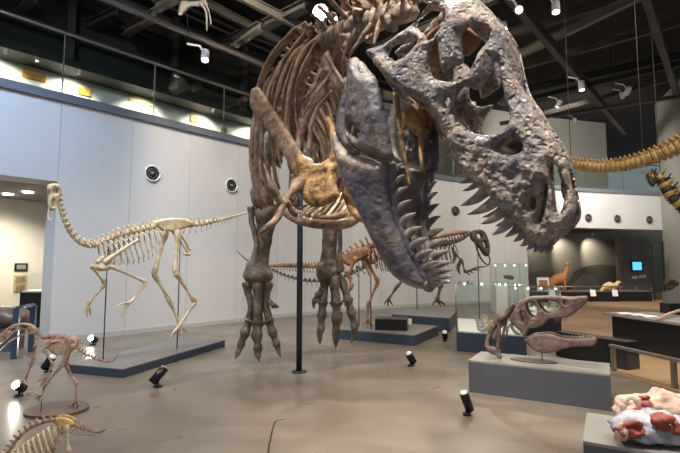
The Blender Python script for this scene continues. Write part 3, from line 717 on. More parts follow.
for side in (1, -1):
    jaw = MB(); cell = .011 if side == 1 else .016
    for px_, T_, off, amp in ((dent_px, .034, 0, .004), (sur_px, .026, .014, .004), (ang_px, .024, -.012, .004)):
        uv = [JW.inv(*p) for p in px_]; S0 = JW.S(side)
        hol = []
        if px_ is dent_px: hol = []
        if px_ is sur_px: hol = [[JW.inv(*p) for p in ((353, 127), (356, 126), (356, 131), (353, 133))], [JW.inv(*p) for p in ((359, 133), (362, 134), (361, 137), (358, 136))]]
        S = lambda u, v, o=off: S0(u, v) + JW.W * side * o
        mb = plate_mb(uv, hol, S, JW.W * side, T_, .06, cell, amp=amp, fr=9, k=3, bulge=.03 if px_ is not ang_px else .012)
        jaw.add(mb.v, mb.f)
    # thick upper articular end
    a = [(352, 62), (358, 66), (366, 74), (374, 82)]
    pts = [JW.S(side)(*JW.inv(*p)) for p in a]; m2 = MB().tube(pts, [(.03, .04), (.035, .05), (.03, .045), (.02, .03)], n=12, k=5); m2.rough(.014, 18); jaw.add(m2.v, m2.f)
    # alveolar border: swollen sockets
    al = [(391, 166), (391, 182), (393, 202), (397, 222), (404, 239), (412, 256), (420, 271), (427, 283)]
    pts = [JW.S(side)(*JW.inv(*p)) - JW.W * side * .02 for p in al]
    m2 = MB().tube(pts, [(.026, .03)] * len(al), n=12, k=6); m2.rough(.01, 24); jaw.add(m2.v, m2.f)
    jo = jaw.build('lower_jaw', 'jaw_bone', rex)
    if side == 1:
        jaw_o = jo
        cr = [(350, 145), (356, 150), (363, 154), (370, 156), (376, 158), (383, 162), (389, 163), (395, 162)]
        pts = [JW.S(1)(*JW.inv(*p)) + JW.W * .036 for p in cr]
        MB().tube(pts, [(.004, .008)] * len(cr), n=6, k=4).rough(.006, 40).build('crack', 'jaw_crack', jo)
    else:
        jaw_l = jo
    JT = [((391, 172), (403, 163), 4), ((391, 184), (405, 175), 4.5), ((392, 196), (408, 187), 5), ((395, 210), (412, 200), 5.5), ((398, 224), (416, 213), 6), ((403, 236), (422, 227), 6.4), ((408, 247), (429, 238), 6.4), ((414, 258), (434, 250), 6.2),
          ((419, 268), (439, 262), 5.8), ((424, 275), (443, 270), 5.2), ((428, 280), (445, 277), 4.6), ((431, 284), (445, 283), 4)]
    for b, t, r in JT:
        ub = JW.inv(*b); wb = JW.wf(*ub); ut = JW.inv(*t, off=wb * .85)
        B_ = JW.O + JW.U * ub[0] + JW.V * ub[1] + JW.W * side * (wb - .02)
        T_ = JW.O + JW.U * ut[0] + JW.V * ut[1] + JW.W * side * wb * .85
        tooth_mb(B_, T_, r * 2.75 / 453 * .82, -JW.U * .01).build('tooth', 'tooth', jo)
# chin joint
mb = MB(); pts = []
for w_ in (-1, -.5, 0, .5, 1):
    u, v = JW.inv(424, 284); pts.append(JW.O + JW.U * (u + .02 * (1 - abs(w_))) + JW.V * v + JW.W * w_ * JW.wf(u, v))
mb.tube(pts, [(.03, .035)] * 5, n=12, k=4); mb.rough(.01, 20); mb.build('chin', 'jaw_bone', rex)
# mouth floor bones between the jaw halves (hyoid rods)
for side in (1, -1):
    pts = [JW.O + JW.U * u + JW.V * v + JW.W * side * w_ for u, v, w_ in ((.25, .12, .12), (.5, .07, .1), (.8, .03, .06))]
    MB().tube(pts, [.014, .018, .008], n=8, k=4).rough(.006, 20).build('hyoid', 'ochre_bone', rex)
# ------------------------------------------------------------------ neck, back, tail
neck = [(P(412, 12, 3.02), .075, .14, 0), (P(395, 13, 3.2), .085, .15, 0), (P(372, 22, 3.55), .10, .17, 0), (P(350, 30, 3.95), .11, .18, 0), (P(326, 42, 4.4), .10, .14, 0)]
for o in vert_series(neck, 8, 'body_bone', rex, tr=2.0, fill=.8, fine=True, amp=.034, name='neck_vertebra', lean=-.2): pass
back = [(P(326, 42, 4.4), .10, .14, 0), (P(311, 54, 4.9), .11, .16, 0), (P(300, 70, 5.6), .13, .26, 0), (P(294, 100, 6.6), .14, .32, 0), (P(293, 132, 7.4), .14, .3, 0), (P(294, 146, 7.9), .14, .26, 0)]
vert_series(back, 13, 'body_bone', rex, tr=1.5, fill=.8, fine=True, amp=.034, name='back_vertebra')
tailp = [(P(294, 146, 7.9), .13, .22, .25), (P(296, 160, 8.6), .12, .2, .3), (P(298, 178, 9.6), .10, .12, .24), (P(299, 193, 10.6), .06, .05, .14), (P(300, 205, 11.6), .03, .01, .04)]
vert_series(tailp, 26, 'leg_bone', rex, tr=.8, name='tail_vertebra')
# cervical ribs and the long strap-like processes seen beside the skull
for pts in ([(378, 16, 3.4, .03, .02), (367, 30, 3.45, .026, .014), (355, 46, 3.55, .018, .01), (347, 62, 3.7, .008, .006)],
            [(362, 22, 3.6, .03, .02), (352, 38, 3.7, .03, .014), (346, 52, 3.8, .02, .01), (342, 66, 3.9, .008, .006)],
            [(388, 12, 3.3, .03, .02), (379, 26, 3.3, .022, .014), (374, 44, 3.3, .01, .008)],
            [(345, 30, 4.0, .035, .02), (337, 45, 4.1, .03, .014), (333, 62, 4.2, .012, .008)]):
    bone_tube('neck_rib', pts, 'body_bone', rex, amp=.01)
bone_tube('neck_spine', [(352, 2, 3.5, .02, .02), (362, 3, 3.45, .04, .02), (375, 4, 3.4, .045, .02), (390, 3, 3.25, .05, .025), (402, 0, 3.1, .03, .02)], 'body_bone', rex, amp=.03, fr=12)
# ribs: pairs hung on the back, wide behind the shoulders
def chest(f):
    """spine point and direction, f 0 front .. 1 rear"""
    q = crom([(*p[0],) for p in back], 20); k = f * .82 * (len(q) - 1) + 1; i = int(k)
    return Vector(q[i]), (Vector(q[max(i - 3, 0)]) - Vector(q[min(i + 3, len(q) - 1)])).normalized()
NR = 11
for i in range(NR):
    f = i / (NR - 1); c, t = chest(f)
    t = Vector((t.x, t.y, t.z * .3)).normalized()
    a = lerp_tab(f, [(0, .34), (.2, .52), (.5, .60), (.8, .58), (1, .42)]); b_ = lerp_tab(f, [(0, 1.35), (.25, 1.75), (.6, 1.75), (.85, 1.3), (1, .8)])
    for side in (1, -1):
        mb = rib_mb(c + Vector((0, 0, .02)), t, (0, 0, 1), side, a, b_, .062, ang=2.35, sweep=.16 + .05 * math.sin(i * 2.1), n=8, k=16)
        mb.rough(.012, 7); mb.build('rib', 'body_bone', rex)
# strap-like front ribs fanning from the shoulder spines to the left
for pts in ([(306, 24, 4.75, .06, .022), (291, 36, 4.8, .085, .025), (272, 58, 4.9, .085, .025), (260, 86, 5.0, .075, .022), (257, 118, 5.1, .068, .022), (260, 150, 5.2, .035, .02), (268, 182, 5.3, .02, .01)],
            [(311, 26, 4.6, .06, .022), (298, 44, 4.65, .075, .022), (282, 68, 4.7, .075, .022), (273, 98, 4.8, .068, .022), (273, 130, 4.9, .06, .022), (280, 166, 5.0, .02, .01)],
            [(316, 32, 4.5, .06, .022), (305, 48, 4.5, .075, .022), (291, 72, 4.55, .075, .022), (284, 102, 4.6, .06, .022), (287, 140, 4.7, .03, .02), (293, 170, 4.8, .015, .01)],
            [(322, 36, 4.4, .06, .022), (312, 52, 4.4, .068, .022), (301, 74, 4.4, .068, .022), (296, 100, 4.45, .035, .02), (297, 130, 4.5, .02, .012)]):
    bone_tube('rib', pts, 'body_bone', rex, n=10, amp=.012, up=(0, -1, 0))
# shoulder blade and coracoids
bone_plate('shoulder_blade', [(250, 96), (252, 89), (258, 87), (263, 92), (272, 106), (285, 125), (296, 143), (304, 155), (313, 160), (314, 172), (307, 184), (298, 183), (290, 166), (277, 145), (263, 125), (251, 108)],
           [(250, 97, 4.85), (305, 175, 4.25), (275, 110, 4.6)], 'body_bone', rex, T=.035, R=.06, cell=.02, amp=.01)
bone_plate('coracoid', [(297, 150), (305, 158), (311, 163), (321, 163), (328, 157), (331, 148), (329, 132), (326, 118), (329, 116), (335, 130), (338, 150), (343, 160), (344, 168), (336, 172), (337, 186), (340, 196), (333, 202), (322, 207), (310, 206), (301, 196), (297, 178)],
           [(298, 150, 4.25), (340, 160, 4.1), (320, 205, 4.15)], 'ochre_bone', rex, T=.05, R=.07, cell=.018, amp=.022, fr=7)['label'] = 'ochre coracoid plate below the shoulder'
bone_plate('coracoid', [(343, 176), (350, 172), (356, 185), (364, 205), (368, 222), (356, 220), (346, 205), (342, 190)], [(343, 176, 4.2), (366, 215, 4.2), (350, 205, 4.25)], 'ochre_bone', rex, T=.05, R=.06, cell=.02, amp=.02)
bone_plate('shoulder_blade', [(327, 50), (331, 56), (335, 68), (346, 82), (345, 88), (333, 92), (322, 100), (317, 112), (308, 122), (302, 138), (298, 128), (300, 108), (310, 88), (319, 68)],
           [(328, 52, 4.25), (345, 85, 4.1), (300, 130, 4.5)], 'body_bone', rex, T=.03, R=.05, cell=.018, amp=.022, fr=7)
for pts in ([(327, 56, 4.2, .02, .012), (333, 70, 4.15, .02, .012), (318, 90, 4.2, .018, .012), (304, 112, 4.3, .012, .01)], [(330, 60, 4.15, .018), (338, 76, 4.1, .016), (345, 84, 4.05, .012)], [(322, 70, 4.2, .016), (314, 88, 4.25, .018), (302, 100, 4.35, .016)],
            [(331, 92, 4.1, .014), (318, 108, 4.2, .02), (310, 130, 4.25, .022), (309, 150, 4.25, .02)], [(345, 80, 4.0, .02), (350, 94, 4.0, .015), (344, 106, 4.1, .01)], [(300, 120, 4.5, .02), (298, 140, 4.5, .03), (299, 156, 4.4, .02)]):
    bone_tube('shoulder_strut', pts, 'body_bone', rex, amp=.015)
# small arm with clawed fingers
arm = thing  # (helper alias unused)
bone_tube('humerus', [(303, 182, 4.2, .05), (297, 184, 4.15, .06), (291, 192, 4.1, .035), (285, 200, 4.05, .04), (280, 205, 4.0, .045)], 'body_bone', rex, amp=.015, n=10)
bone_tube('forearm', [(281, 204, 4.0, .04), (288, 203, 4.05, .03), (292, 211, 4.1, .028), (296, 215, 4.15, .03)], 'body_bone', rex, amp=.01)
bone_tube('hand', [(281, 203, 4.0, .035), (276, 197, 3.95, .03), (272, 189, 3.9, .03), (268, 178, 3.9, .018), (264, 165, 3.92, .004)], 'body_bone', rex, amp=.01)
bone_tube('finger', [(281, 204, 4.0, .03), (277, 193, 3.95, .024), (273, 181, 3.93, .016), (271, 168, 3.95, .003)], 'body_bone', rex, amp=.008)
bone_tube('finger', [(282, 206, 4.0, .035), (278, 216, 3.98, .035), (274, 222, 3.95, .03), (268, 227, 3.95, .03), (262, 232, 3.95, .018), (257, 238, 4.0, .004)], 'body_bone', rex, amp=.01)
# belly ribs
for pts in ([(279, 206, 4.75, .03), (290, 216, 4.6, .045), (306, 222, 4.5, .05), (330, 225, 4.4, .05), (350, 222, 4.4, .05), (366, 214, 4.5, .03)],
            [(284, 203, 4.8, .02), (300, 214, 4.65, .03), (322, 218, 4.5, .03), (345, 214, 4.5, .03), (366, 205, 4.6, .02)]):
    bone_tube('belly_rib', pts, 'body_bone', rex, amp=.01)
random.seed(3)
for i in range(12):
    x = 300 + i * 5.6; y = 221 - abs(i - 5) * .9
    bone_tube('belly_rib', [(x, y, 4.5, .014), (x + 8, y - 8, 4.5, .016), (x + 15, y - 18, 4.6, .015), (x + 19, y - 30 + abs(i - 6) * 1.5, 4.8, .008)], 'body_bone' if i % 2 else 'cream_bone' , rex, amp=.006)
for i in range(5):
    x = 290 + i * 8
    bone_tube('belly_rib', [(x, 212 + i, 4.7, .012), (x + 12, 207, 4.85, .014), (x + 24, 203 - i, 5.0, .008)], 'dark_bone', rex)
# pelvis
for side, x in ((1, 277), (-1, 312)):
    bone_plate('pelvis', [(x - 6, 100), (x + 8, 96), (x + 18, 108), (x + 16, 128), (x + 8, 145), (x + 4, 165), (x, 165), (x - 1, 142), (x - 8, 122)], [(x, 110, 7.3), (x + 14, 112, 7.9), (x + 4, 160, 7.4)], 'leg_bone', rex, T=.05, R=.08, cell=.04, amp=.02)
bone_tube('pubis', [(294, 150, 7.2, .07), (293, 175, 6.8, .06), (292, 196, 6.5, .07), (288, 203, 6.3, .10), (296, 205, 6.7, .08)], 'leg_bone', rex, amp=.02)
# ------------------------------------------------------------------ legs
def toes(cols, D0, m):
    for k, (pts) in enumerate(cols):
        q = []
        for i, (x, y, dd, r) in enumerate(pts): q.append((x, y, D0 + dd, r))
        P3 = [P(*a[:3]) for a in q]; mb = MB(); c = crom([(*p, a[3]) for p, a in zip(P3, q)], 8); n = len(c); out = []; rad = []
        for i, a in enumerate(c):
            f = i / (n - 1); kn = 1 + .26 * math.cos(2 * PI * f * 3.5) * (1 - f); out.append(Vector(a[:3])); rad.append(max(a[3] * kn, .004))
        mb.tube(out, rad, n=10); mb.rough(.012, 14); mb.build('toe', m, rex)
def leg(fem, kneer, tib, fib, met, toe, D0):
    bone_tube('femur', fem, 'leg_bone', rex, amp=.02, n=12)
    bone_tube('tibia', tib, 'leg_bone', rex, amp=.02, n=12)
    bone_tube('fibula', fib, 'leg_bone', rex, amp=.012)
    for q in met: bone_tube('metatarsal', q, 'leg_bone', rex, amp=.014)
    toes(toe, D0, 'leg_bone')
leg([(286, 128, 7.35, .13), (276, 132, 7.3, .12), (268, 145, 7.25, .12), (264, 165, 7.15, .12), (262, 182, 7.05, .13), (262, 194, 7.0, .19), (264, 204, 7.0, .16)], 0,
    [(267, 207, 7.05, .17), (267, 214, 7.05, .20), (266, 226, 7.1, .15), (263, 242, 7.12, .13), (260, 258, 7.15, .14), (258, 268, 7.15, .20), (258, 277, 7.15, .235), (258, 284, 7.15, .15)],
    [(251, 208, 7.0, .06), (252, 222, 7.0, .045), (256, 242, 7.0, .04), (256, 262, 7.02, .05), (251, 274, 7.02, .08)],
    [[(247, 284, 7.1, .085), (248, 292, 7.1, .06), (251, 306, 7.1, .055), (249, 320, 7.1, .062)], [(258, 284, 7.05, .10), (258, 295, 7.05, .075), (258, 308, 7.05, .075), (258, 324, 7.05, .07)], [(268, 284, 7.1, .085), (267, 292, 7.1, .06), (266, 306, 7.1, .055), (269, 320, 7.1, .062)]],
    [[(250, 320, 0, .075), (246, 330, 0, .07), (242, 342, -.02, .055), (239, 351, -.03, .045), (235, 359, -.05, .008)], [(258, 323, 0, .09), (257, 334, -.05, .08), (258, 346, -.1, .065), (258, 354, -.12, .055), (259, 362, -.15, .008)],
     [(268, 320, 0, .075), (272, 331, 0, .065), (276, 342, 0, .055), (278, 349, 0, .04), (281, 358, -.02, .008)], [(267, 298, .05, .03), (271, 303, .0, .04), (275, 306, 0, .035), (279, 307, 0, .006)]], 7.05)
leg([(306, 132, 7.5, .12), (318, 140, 7.6, .12), (326, 160, 7.7, .12), (330, 185, 7.75, .12), (331, 204, 7.8, .17)], 0,
    [(330, 206, 7.85, .17), (330, 222, 7.85, .14), (330, 240, 7.85, .13), (329, 258, 7.85, .14), (329, 266, 7.85, .21), (329, 274, 7.85, .22), (331, 281, 7.85, .15)],
    [(339, 210, 7.7, .05), (340, 235, 7.7, .04), (340, 258, 7.7, .05), (340, 270, 7.72, .08)],
    [[(325, 278, 7.8, .09), (324, 290, 7.8, .07), (323, 302, 7.75, .08)], [(334, 278, 7.75, .10), (335, 290, 7.7, .08), (336, 303, 7.7, .09)], [(341, 279, 7.8, .08), (345, 290, 7.78, .065), (348, 300, 7.75, .075)]],
    [[(323, 301, 0, .085), (322, 314, 0, .075), (321, 326, 0, .065), (320, 334, 0, .055), (320, 345, 0, .008)], [(336, 302, -.05, .10), (337, 316, -.05, .085), (336, 330, 0, .07), (336, 340, .05, .055), (336, 348, .1, .008)],
     [(348, 299, 0, .08), (351, 312, 0, .07), (354, 324, 0, .06), (354, 334, .02, .05), (351, 343, .05, .008)], [(322, 288, -.05, .045), (317, 296, -.05, .045), (314, 303, -.05, .035), (314, 309, -.03, .006)]], 7.75)
# steel post that carries the mount
c = G(299, 372); MB().cyl(c, (c.x, c.y, 3.75), .042, n=16).build('support_pole', 'pole_metal', rex)
MB().cyl(c, c + Vector((0, 0, .02)), .10, n=20).build('pole_foot', 'pole_metal', rex)
for pl, D_ in (([(340, 44), (346, 30), (358, 22), (367, 26), (366, 36), (356, 44), (348, 54)], 3.9), ([(360, 36), (366, 20), (378, 12), (388, 16), (386, 26), (376, 32), (370, 44)], 3.55), ([(381, 22), (386, 8), (398, 2), (410, 4), (412, 12), (400, 20), (390, 32)], 3.2),
               ([(330, 44), (334, 26), (344, 20), (352, 24), (350, 32), (340, 38), (336, 50)], 4.2), ([(352, 16), (362, 6), (376, 2), (380, 8), (368, 14), (360, 22)], 3.6)):
    a_, b_ = pl[0], pl[3]
    bone_plate('neck_arch', pl, [(*a_, D_ + .05), (*b_, D_ - .12), (*pl[1], D_ + .05)], 'body_bone', rex, T=.045, R=.05, cell=.014, amp=.03, fr=9)
# ================================================================== other skeletons
class VP:
    """vertical plane of a mounted skeleton: through a floor point, along a heading"""
    def __init__(s, x, y, hx, hy):
        s.p = Vector((x, y, 0)); s.h = Vector((hx, hy, 0)).normalized(); s.n = Vector((s.h.y, -s.h.x, 0))
        if s.n.dot(EYE - s.p) < 0: s.n = -s.n
    def __call__(s, px, py, off=0.):
        r = ray(px, py); Q = s.p + s.n * off; k = (Q - EYE).dot(s.n) / r.dot(s.n)
        return EYE + r * k
def limb(vp, name, pts, m, parent, amp=.004, n=8, k=4):
    """pts (px,py,off,r): knobbly ends are given by the radii"""
    mb = MB().tube([vp(p[0], p[1], p[2]) for p in pts], [p[3] for p in pts], n=n, k=k); mb.rough(amp, 18)
    return mb.build(name, m, parent)
def bonelimb(vp, name, a, b, off, r, m, parent, off2=None, amp=.004):
    A = vp(a[0], a[1], off); B = vp(b[0], b[1], off if off2 is None else off2)
    mb = MB().tube([A, A.lerp(B, .12), A.lerp(B, .3), A.lerp(B, .7), A.lerp(B, .88), B], [r * 1.3, r * 1.5, r * .9, r * .8, r * 1.35, r * 1.2], n=8, k=2); mb.rough(amp, 18)
    return mb.build(name, m, parent)
def vplate(vp, name, poly, m, parent, T, R, cell, holes=(), off=0., amp=.003, both=0.):
    def inv(px, py):
        q = vp(px, py, off) - vp.p; return (q.dot(vp.h), q.z)
    S = lambda u, v: vp.p + vp.h * u + vp.n * off + Vector((0, 0, v))
    mb = plate_mb([inv(*p) for p in poly], [[inv(*p) for p in h] for h in holes], S, vp.n, T, R, cell, amp)
    if both:
        S2 = lambda u, v: S(u, v) - vp.n * both
        m2 = plate_mb([inv(*p) for p in poly], [[inv(*p) for p in h] for h in holes], S2, -vp.n, T, R, cell, amp); mb.add(m2.v, m2.f)
    return mb.build(name, m, parent)
def spine(vp, pts, count, m, parent, name='vertebra', tr=.9, lean=-.3, up=(0, 0, 1), fill=.86):
    return vert_series([(vp(p[0], p[1], 0), p[2], p[3], p[4]) for p in pts], count, m, parent, up=up, tr=tr, name=name, lean=lean, fill=fill)
def ribs(vp, a, b, n, m, parent, wid, dep, r, slant=.25, ang=2.3):
    for i in range(n):
        f = i / (n - 1); c = vp(a[0] + (b[0] - a[0]) * f, a[1] + (b[1] - a[1]) * f, 0); e = math.sin(PI * (.22 + .62 * f)) 
        for side in (1, -1):
            t = vp.h if (vp(b[0], b[1]) - vp(a[0], a[1])).dot(vp.h) < 0 else -vp.h
            rib_mb(c, t, (0, 0, 1), side, wid * e, dep * e, r, ang=ang, sweep=slant, n=6, k=9).build('rib', m, parent)
def foot(vp, at, tips, r, m, parent, off=0.):
    A = vp(at[0], at[1], off)
    for i, (x, y, do) in enumerate(tips):
        B = vp(x, y, off + do); C = A.lerp(B, .5) + Vector((0, 0, r * 1.2))
        MB().tube([A, A.lerp(C, .6), C, B.lerp(C, .4), B], [r, r * .75, r * .85, r * .6, r * .1], n=6, k=2).build('toe', m, parent)
# ------------------------------------------------------------------ ostrich-like skeleton on its long platform
pf = thing('display_platform', 'long low dark platform under the cream ostrich-like skeleton', 'platform', (-2.9, 7.2, 0))
A_, B_, C_ = G(67.6, 364, .12), G(123, 369, .12), G(225, 340, .12); D_ = A_ + (C_ - B_)
fp = [(v.x, v.y) for v in (A_, B_, C_, D_)]
MB().prism(fp, 0, .105).build('side', 'platform_paint', pf, smooth=False)
MB().prism(fp, .105, .12).build('top', 'platform_top', pf, smooth=False)
om = thing('dinosaur_skeleton', 'cream ostrich-like skeleton with long neck, running pose on long platform at left', 'dinosaur skeleton', (-2.67, 7.4, .12))
V = VP(-2.67, 7.4, .63, .78)
spine(V, [(58, 188, .028, .02, 0), (60, 205, .030, .02, 0), (65, 222, .034, .02, 0), (73, 236, .036, .02, 0), (83, 244, .040, .03, 0), (93, 246, .045, .03, 0)], 13, 'cream_bone', om, name='neck_vertebra', up=(1, .3, .3), tr=1.3)
spine(V, [(93, 246, .045, .04, 0), (106, 240, .045, .05, 0), (122, 234, .045, .06, 0), (142, 229, .045, .06, 0), (162, 225, .05, .07, 0)], 14, 'cream_bone', om)
spine(V, [(184, 225, .05, .06, .10), (200, 224, .045, .05, .10), (215, 221, .035, .03, .08), (232, 217, .024, .01, .05), (252, 211, .012, 0, .0)], 24, 'cream_bone', om, name='tail_vertebra')
ribs(V, (98, 244), (160, 226), 13, 'cream_bone', om, .17, .40, .013, slant=.45)
vplate(V, 'pelvis', [(156, 222), (163, 219), (176, 218), (189, 220), (192, 225), (183, 229), (176, 231), (168, 231), (160, 229)], 'cream_bone', om, .014, .03, .02, both=.10, off=.05)
sk = vplate(V, 'skull', [(50, 184), (58, 184), (61, 189), (60, 197), (57, 204), (55, 210), (51, 210), (49, 202), (50, 194), (48, 189)], 'cream_bone', om, .03, .03, .012, holes=[[(53, 189), (57, 189), (57, 193), (54, 193)], [(52, 200), (54, 200), (54, 206), (52, 206)]], off=.03, both=.05)
limb(V, 'lower_jaw', [(55, 198, .03, .008), (54, 209, .04, .008), (53, 217, .04, .009), (50, 220, .02, .009), (48, 216, -.01, .008), (49, 208, -.03, .006)], 'cream_bone', om, amp=.002)
limb(V, 'pubis', [(172, 230, 0, .03), (180, 241, 0, .02), (187, 251, 0, .022), (189, 254, 0, .035), (184, 254, 0, .02)], 'cream_bone', om)
limb(V, 'ischium', [(178, 230, 0, .025), (184, 240, 0, .018), (190, 250, 0, .022)], 'cream_bone', om)
bonelimb(V, 'femur', (178, 231), (175, 272), .12, .036, 'cream_bone', om)
bonelimb(V, 'tibia', (175, 272), (195, 302), .12, .032, 'cream_bone', om)
bonelimb(V, 'metatarsal', (195, 302), (178, 328), .12, .026, 'cream_bone', om)
foot(V, (178, 328), [(170, 338, .04), (174, 337, 0), (180, 336, -.03)], .022, 'cream_bone', om, .12)
bonelimb(V, 'femur', (166, 232), (154, 274), -.12, .036, 'cream_bone', om)
bonelimb(V, 'tibia', (154, 274), (170, 302), -.12, .032, 'cream_bone', om)
bonelimb(V, 'metatarsal', (170, 302), (180, 325), -.12, .026, 'cream_bone', om)
foot(V, (180, 325), [(183, 337, .04), (187, 334, 0), (178, 338, -.03)], .022, 'cream_bone', om, -.12)
limb(V, 'shoulder_blade', [(138, 240, .16, .022), (128, 246, .18, .024), (116, 254, .17, .028), (105, 262, .14, .04)], 'cream_bone', om)
limb(V, 'shoulder_blade', [(128, 240, -.15, .02), (112, 250, -.16, .02), (98, 262, -.14, .035)], 'cream_bone', om)
limb(V, 'coracoid', [(93, 266, 0, .03), (100, 268, .05, .045), (108, 267, .12, .045), (113, 262, .14, .03)], 'cream_bone', om)
bonelimb(V, 'humerus', (110, 266), (146, 282), .16, .022, 'cream_bone', om)
bonelimb(V, 'forearm', (146, 283), (131, 302), .16, .018, 'cream_bone', om)
foot(V, (131, 302), [(113, 308, .02), (116, 313, 0), (121, 318, -.02)], .015, 'cream_bone', om, .16)
bonelimb(V, 'humerus', (92, 266), (105, 284), -.14, .024, 'cream_bone', om)
bonelimb(V, 'forearm', (105, 284), (88, 304), -.14, .02, 'cream_bone', om)
foot(V, (88, 303), [(84, 315, .01), (87, 318, 0), (91, 316, -.02)], .022, 'cream_bone', om, -.14)
for a, zt in (((177, 349), 1.95), ((103, 361), 1.75)):
    c = G(*a, .12); MB().cyl(c, (c.x, c.y, zt), .009, n=8).build('support_rod', 'thin_metal', om)
# ------------------------------------------------------------------ small skeleton on the oval base
c = G(57, 411, .0)
ob = thing('oval_base', 'brown oval wooden base under the small pinkish skeleton', 'base', c)
mb = MB(); n = 40; mb.prism([(c.x + .30 * math.cos(2 * PI * i / n), c.y + .26 * math.sin(2 * PI * i / n)) for i in range(n)], 0, .03); mb.build('board', 'oval_wood', ob, smooth=False)
sm = thing('dinosaur_skeleton', 'small pinkish-tan long-snouted skeleton on brown oval base, lower left', 'dinosaur skeleton', (c.x, c.y, .03))
V = VP(c.x, c.y, 1, .12)
tb = 'tan_bone'
vplate(V, 'skull', [(-8, 340), (0, 334), (6, 329), (12, 325), (20, 323), (29, 324), (35, 328), (36, 334), (31, 334), (26, 330), (16, 331), (8, 337), (0, 344), (-8, 347)], tb, sm, .008, .02, .008, holes=[[(20, 325.5), (26, 325.5), (27, 328.5), (21, 328.5)], [(9, 329.5), (14, 327.5), (15, 329.5), (10, 332)]], off=.02, both=.03)
limb(V, 'lower_jaw', [(33, 333, .03, .008), (22, 335, .03, .009), (10, 341, .02, .008), (0, 350, .0, .006), (-8, 354, 0, .004)], tb, sm, amp=.002)
spine(V, [(34, 330, .014, .01, 0), (38, 334, .014, .01, 0), (43, 338, .015, .01, 0), (48, 338, .016, .015, 0)], 8, tb, sm, name='neck_vertebra')
spine(V, [(48, 338, .016, .02, 0), (56, 337, .016, .02, 0), (65, 338, .017, .02, 0), (72, 341, .018, .02, 0)], 10, tb, sm)
spine(V, [(74, 344, .017, .02, .03), (82, 352, .015, .015, .03), (92, 357, .013, .01, .02), (104, 361, .010, .005, .01), (113, 361, .007, 0, 0), (118, 353, .004, 0, 0)], 20, tb, sm, name='tail_vertebra')
ribs(V, (47, 339), (70, 341), 12, tb, sm, .07, .15, .008, slant=.3)
vplate(V, 'pelvis', [(66, 338), (72, 337), (77, 341), (76, 348), (70, 350), (66, 345)], tb, sm, .008, .015, .008, off=.03, both=.06)
limb(V, 'shoulder_blade', [(60, 341, .06, .007), (52, 343, .065, .008), (43, 350, .05, .013)], tb, sm, amp=.002)
bonelimb(V, 'humerus', (44, 350), (53, 364), .06, 0.0121, tb, sm, amp=.002); bonelimb(V, 'forearm', (53, 364), (46, 378), .06, 0.0095, tb, sm, amp=.002)
foot(V, (46, 378), [(39, 388, .01), (42, 390, 0), (34, 384, -.02)], .007, tb, sm, .06)
bonelimb(V, 'humerus', (35, 345), (33, 360), -.06, 0.0121, tb, sm, amp=.002); bonelimb(V, 'forearm', (33, 360), (26, 378), -.06, 0.0095, tb, sm, amp=.002)
foot(V, (26, 378), [(20, 386, .01), (24, 389, 0), (28, 388, -.02)], .006, tb, sm, -.06)
limb(V, 'pubis', [(70, 348, 0, .012), (64, 358, 0, .009), (59, 366, 0, .012)], tb, sm, amp=.002)
bonelimb(V, 'femur', (74, 345), (61, 366), .05, 0.0189, tb, sm); bonelimb(V, 'tibia', (61, 366), (46, 384), .05, 0.0149, tb, sm); bonelimb(V, 'metatarsal', (46, 384), (41, 396), .05, 0.0121, tb, sm)
foot(V, (41, 396), [(28, 392, .03), (34, 400, 0), (38, 402, -.02)], .009, tb, sm, .05)
bonelimb(V, 'femur', (70, 348), (66, 366), -.05, 0.0189, tb, sm); bonelimb(V, 'tibia', (66, 366), (77, 384), -.05, 0.0149, tb, sm); bonelimb(V, 'metatarsal', (77, 384), (76, 402), -.05, 0.0121, tb, sm)
foot(V, (76, 402), [(66, 407, .03), (70, 409, 0), (80, 407, -.02)], .009, tb, sm, -.05)
for a, py in (((41, 412), 396), ((77, 409), 400)):
    q = G(*a, .03); MB().cyl(q, (q.x, q.y, V(a[0], py).z), .005, n=6).build('support_rod', 'thin_metal', sm)
# ------------------------------------------------------------------ skeleton cropped by the lower left corner
V = VP(-1.95, 3.15, 1, .35); fl0 = V(67, 520); c = Vector((V(67, 450).x, V(67, 450).y, 0))
bs = MB().box((c.x - .1, c.y, .05), (.85, .42, .1)).build('display_platform', 'oval_wood', loc=(c.x - .1, c.y, 0), smooth=False)
tag(bs, 'reddish brown base under cropped skeleton at lower left corner', 'platform')
s3 = thing('dinosaur_skeleton', 'cream-orange small skeleton cut off by lower left corner, ribs and tail showing', 'dinosaur skeleton', (c.x, c.y, .1))
spine(V, [(-6, 470, .014, .02, 0), (8, 452, .015, .02, 0), (20, 436, .016, .02, 0), (35, 425, .017, .02, 0), (52, 420, .018, .02, 0), (66, 421, .018, .02, 0)], 16, tb, s3)
spine(V, [(68, 422, .017, .02, .04), (80, 427, .014, .012, .045), (92, 431, .011, .006, .03), (100, 432, .008, 0, .01), (106, 429, .005, 0, 0)], 18, tb, s3, name='tail_vertebra')
ribs(V, (2, 458), (58, 421), 12, 'cream_bone', s3, .085, .17, .007, slant=.5)
vplate(V, 'pelvis', [(54, 419), (64, 417), (72, 420), (74, 425), (66, 428), (58, 427)], 'yellow_bone', s3, .008, .015, .008, off=.03, both=.06)
bonelimb(V, 'femur', (66, 426), (68, 452), .05, .014, 'cream_bone', s3); bonelimb(V, 'femur', (62, 426), (52, 448), -.05, .014, 'cream_bone', s3)
spine(V, [(-6, 470, .013, .01, 0), (-14, 478, .012, .01, 0), (-24, 476, .011, .01, 0), (-30, 468, .01, .01, 0)], 7, tb, s3, name='neck_vertebra')
vplate(V, 'skull', [(-30, 466), (-36, 460), (-48, 466), (-58, 474), (-56, 478), (-44, 476), (-34, 474)], tb, s3, .012, .015, .01, off=.015, both=.03)
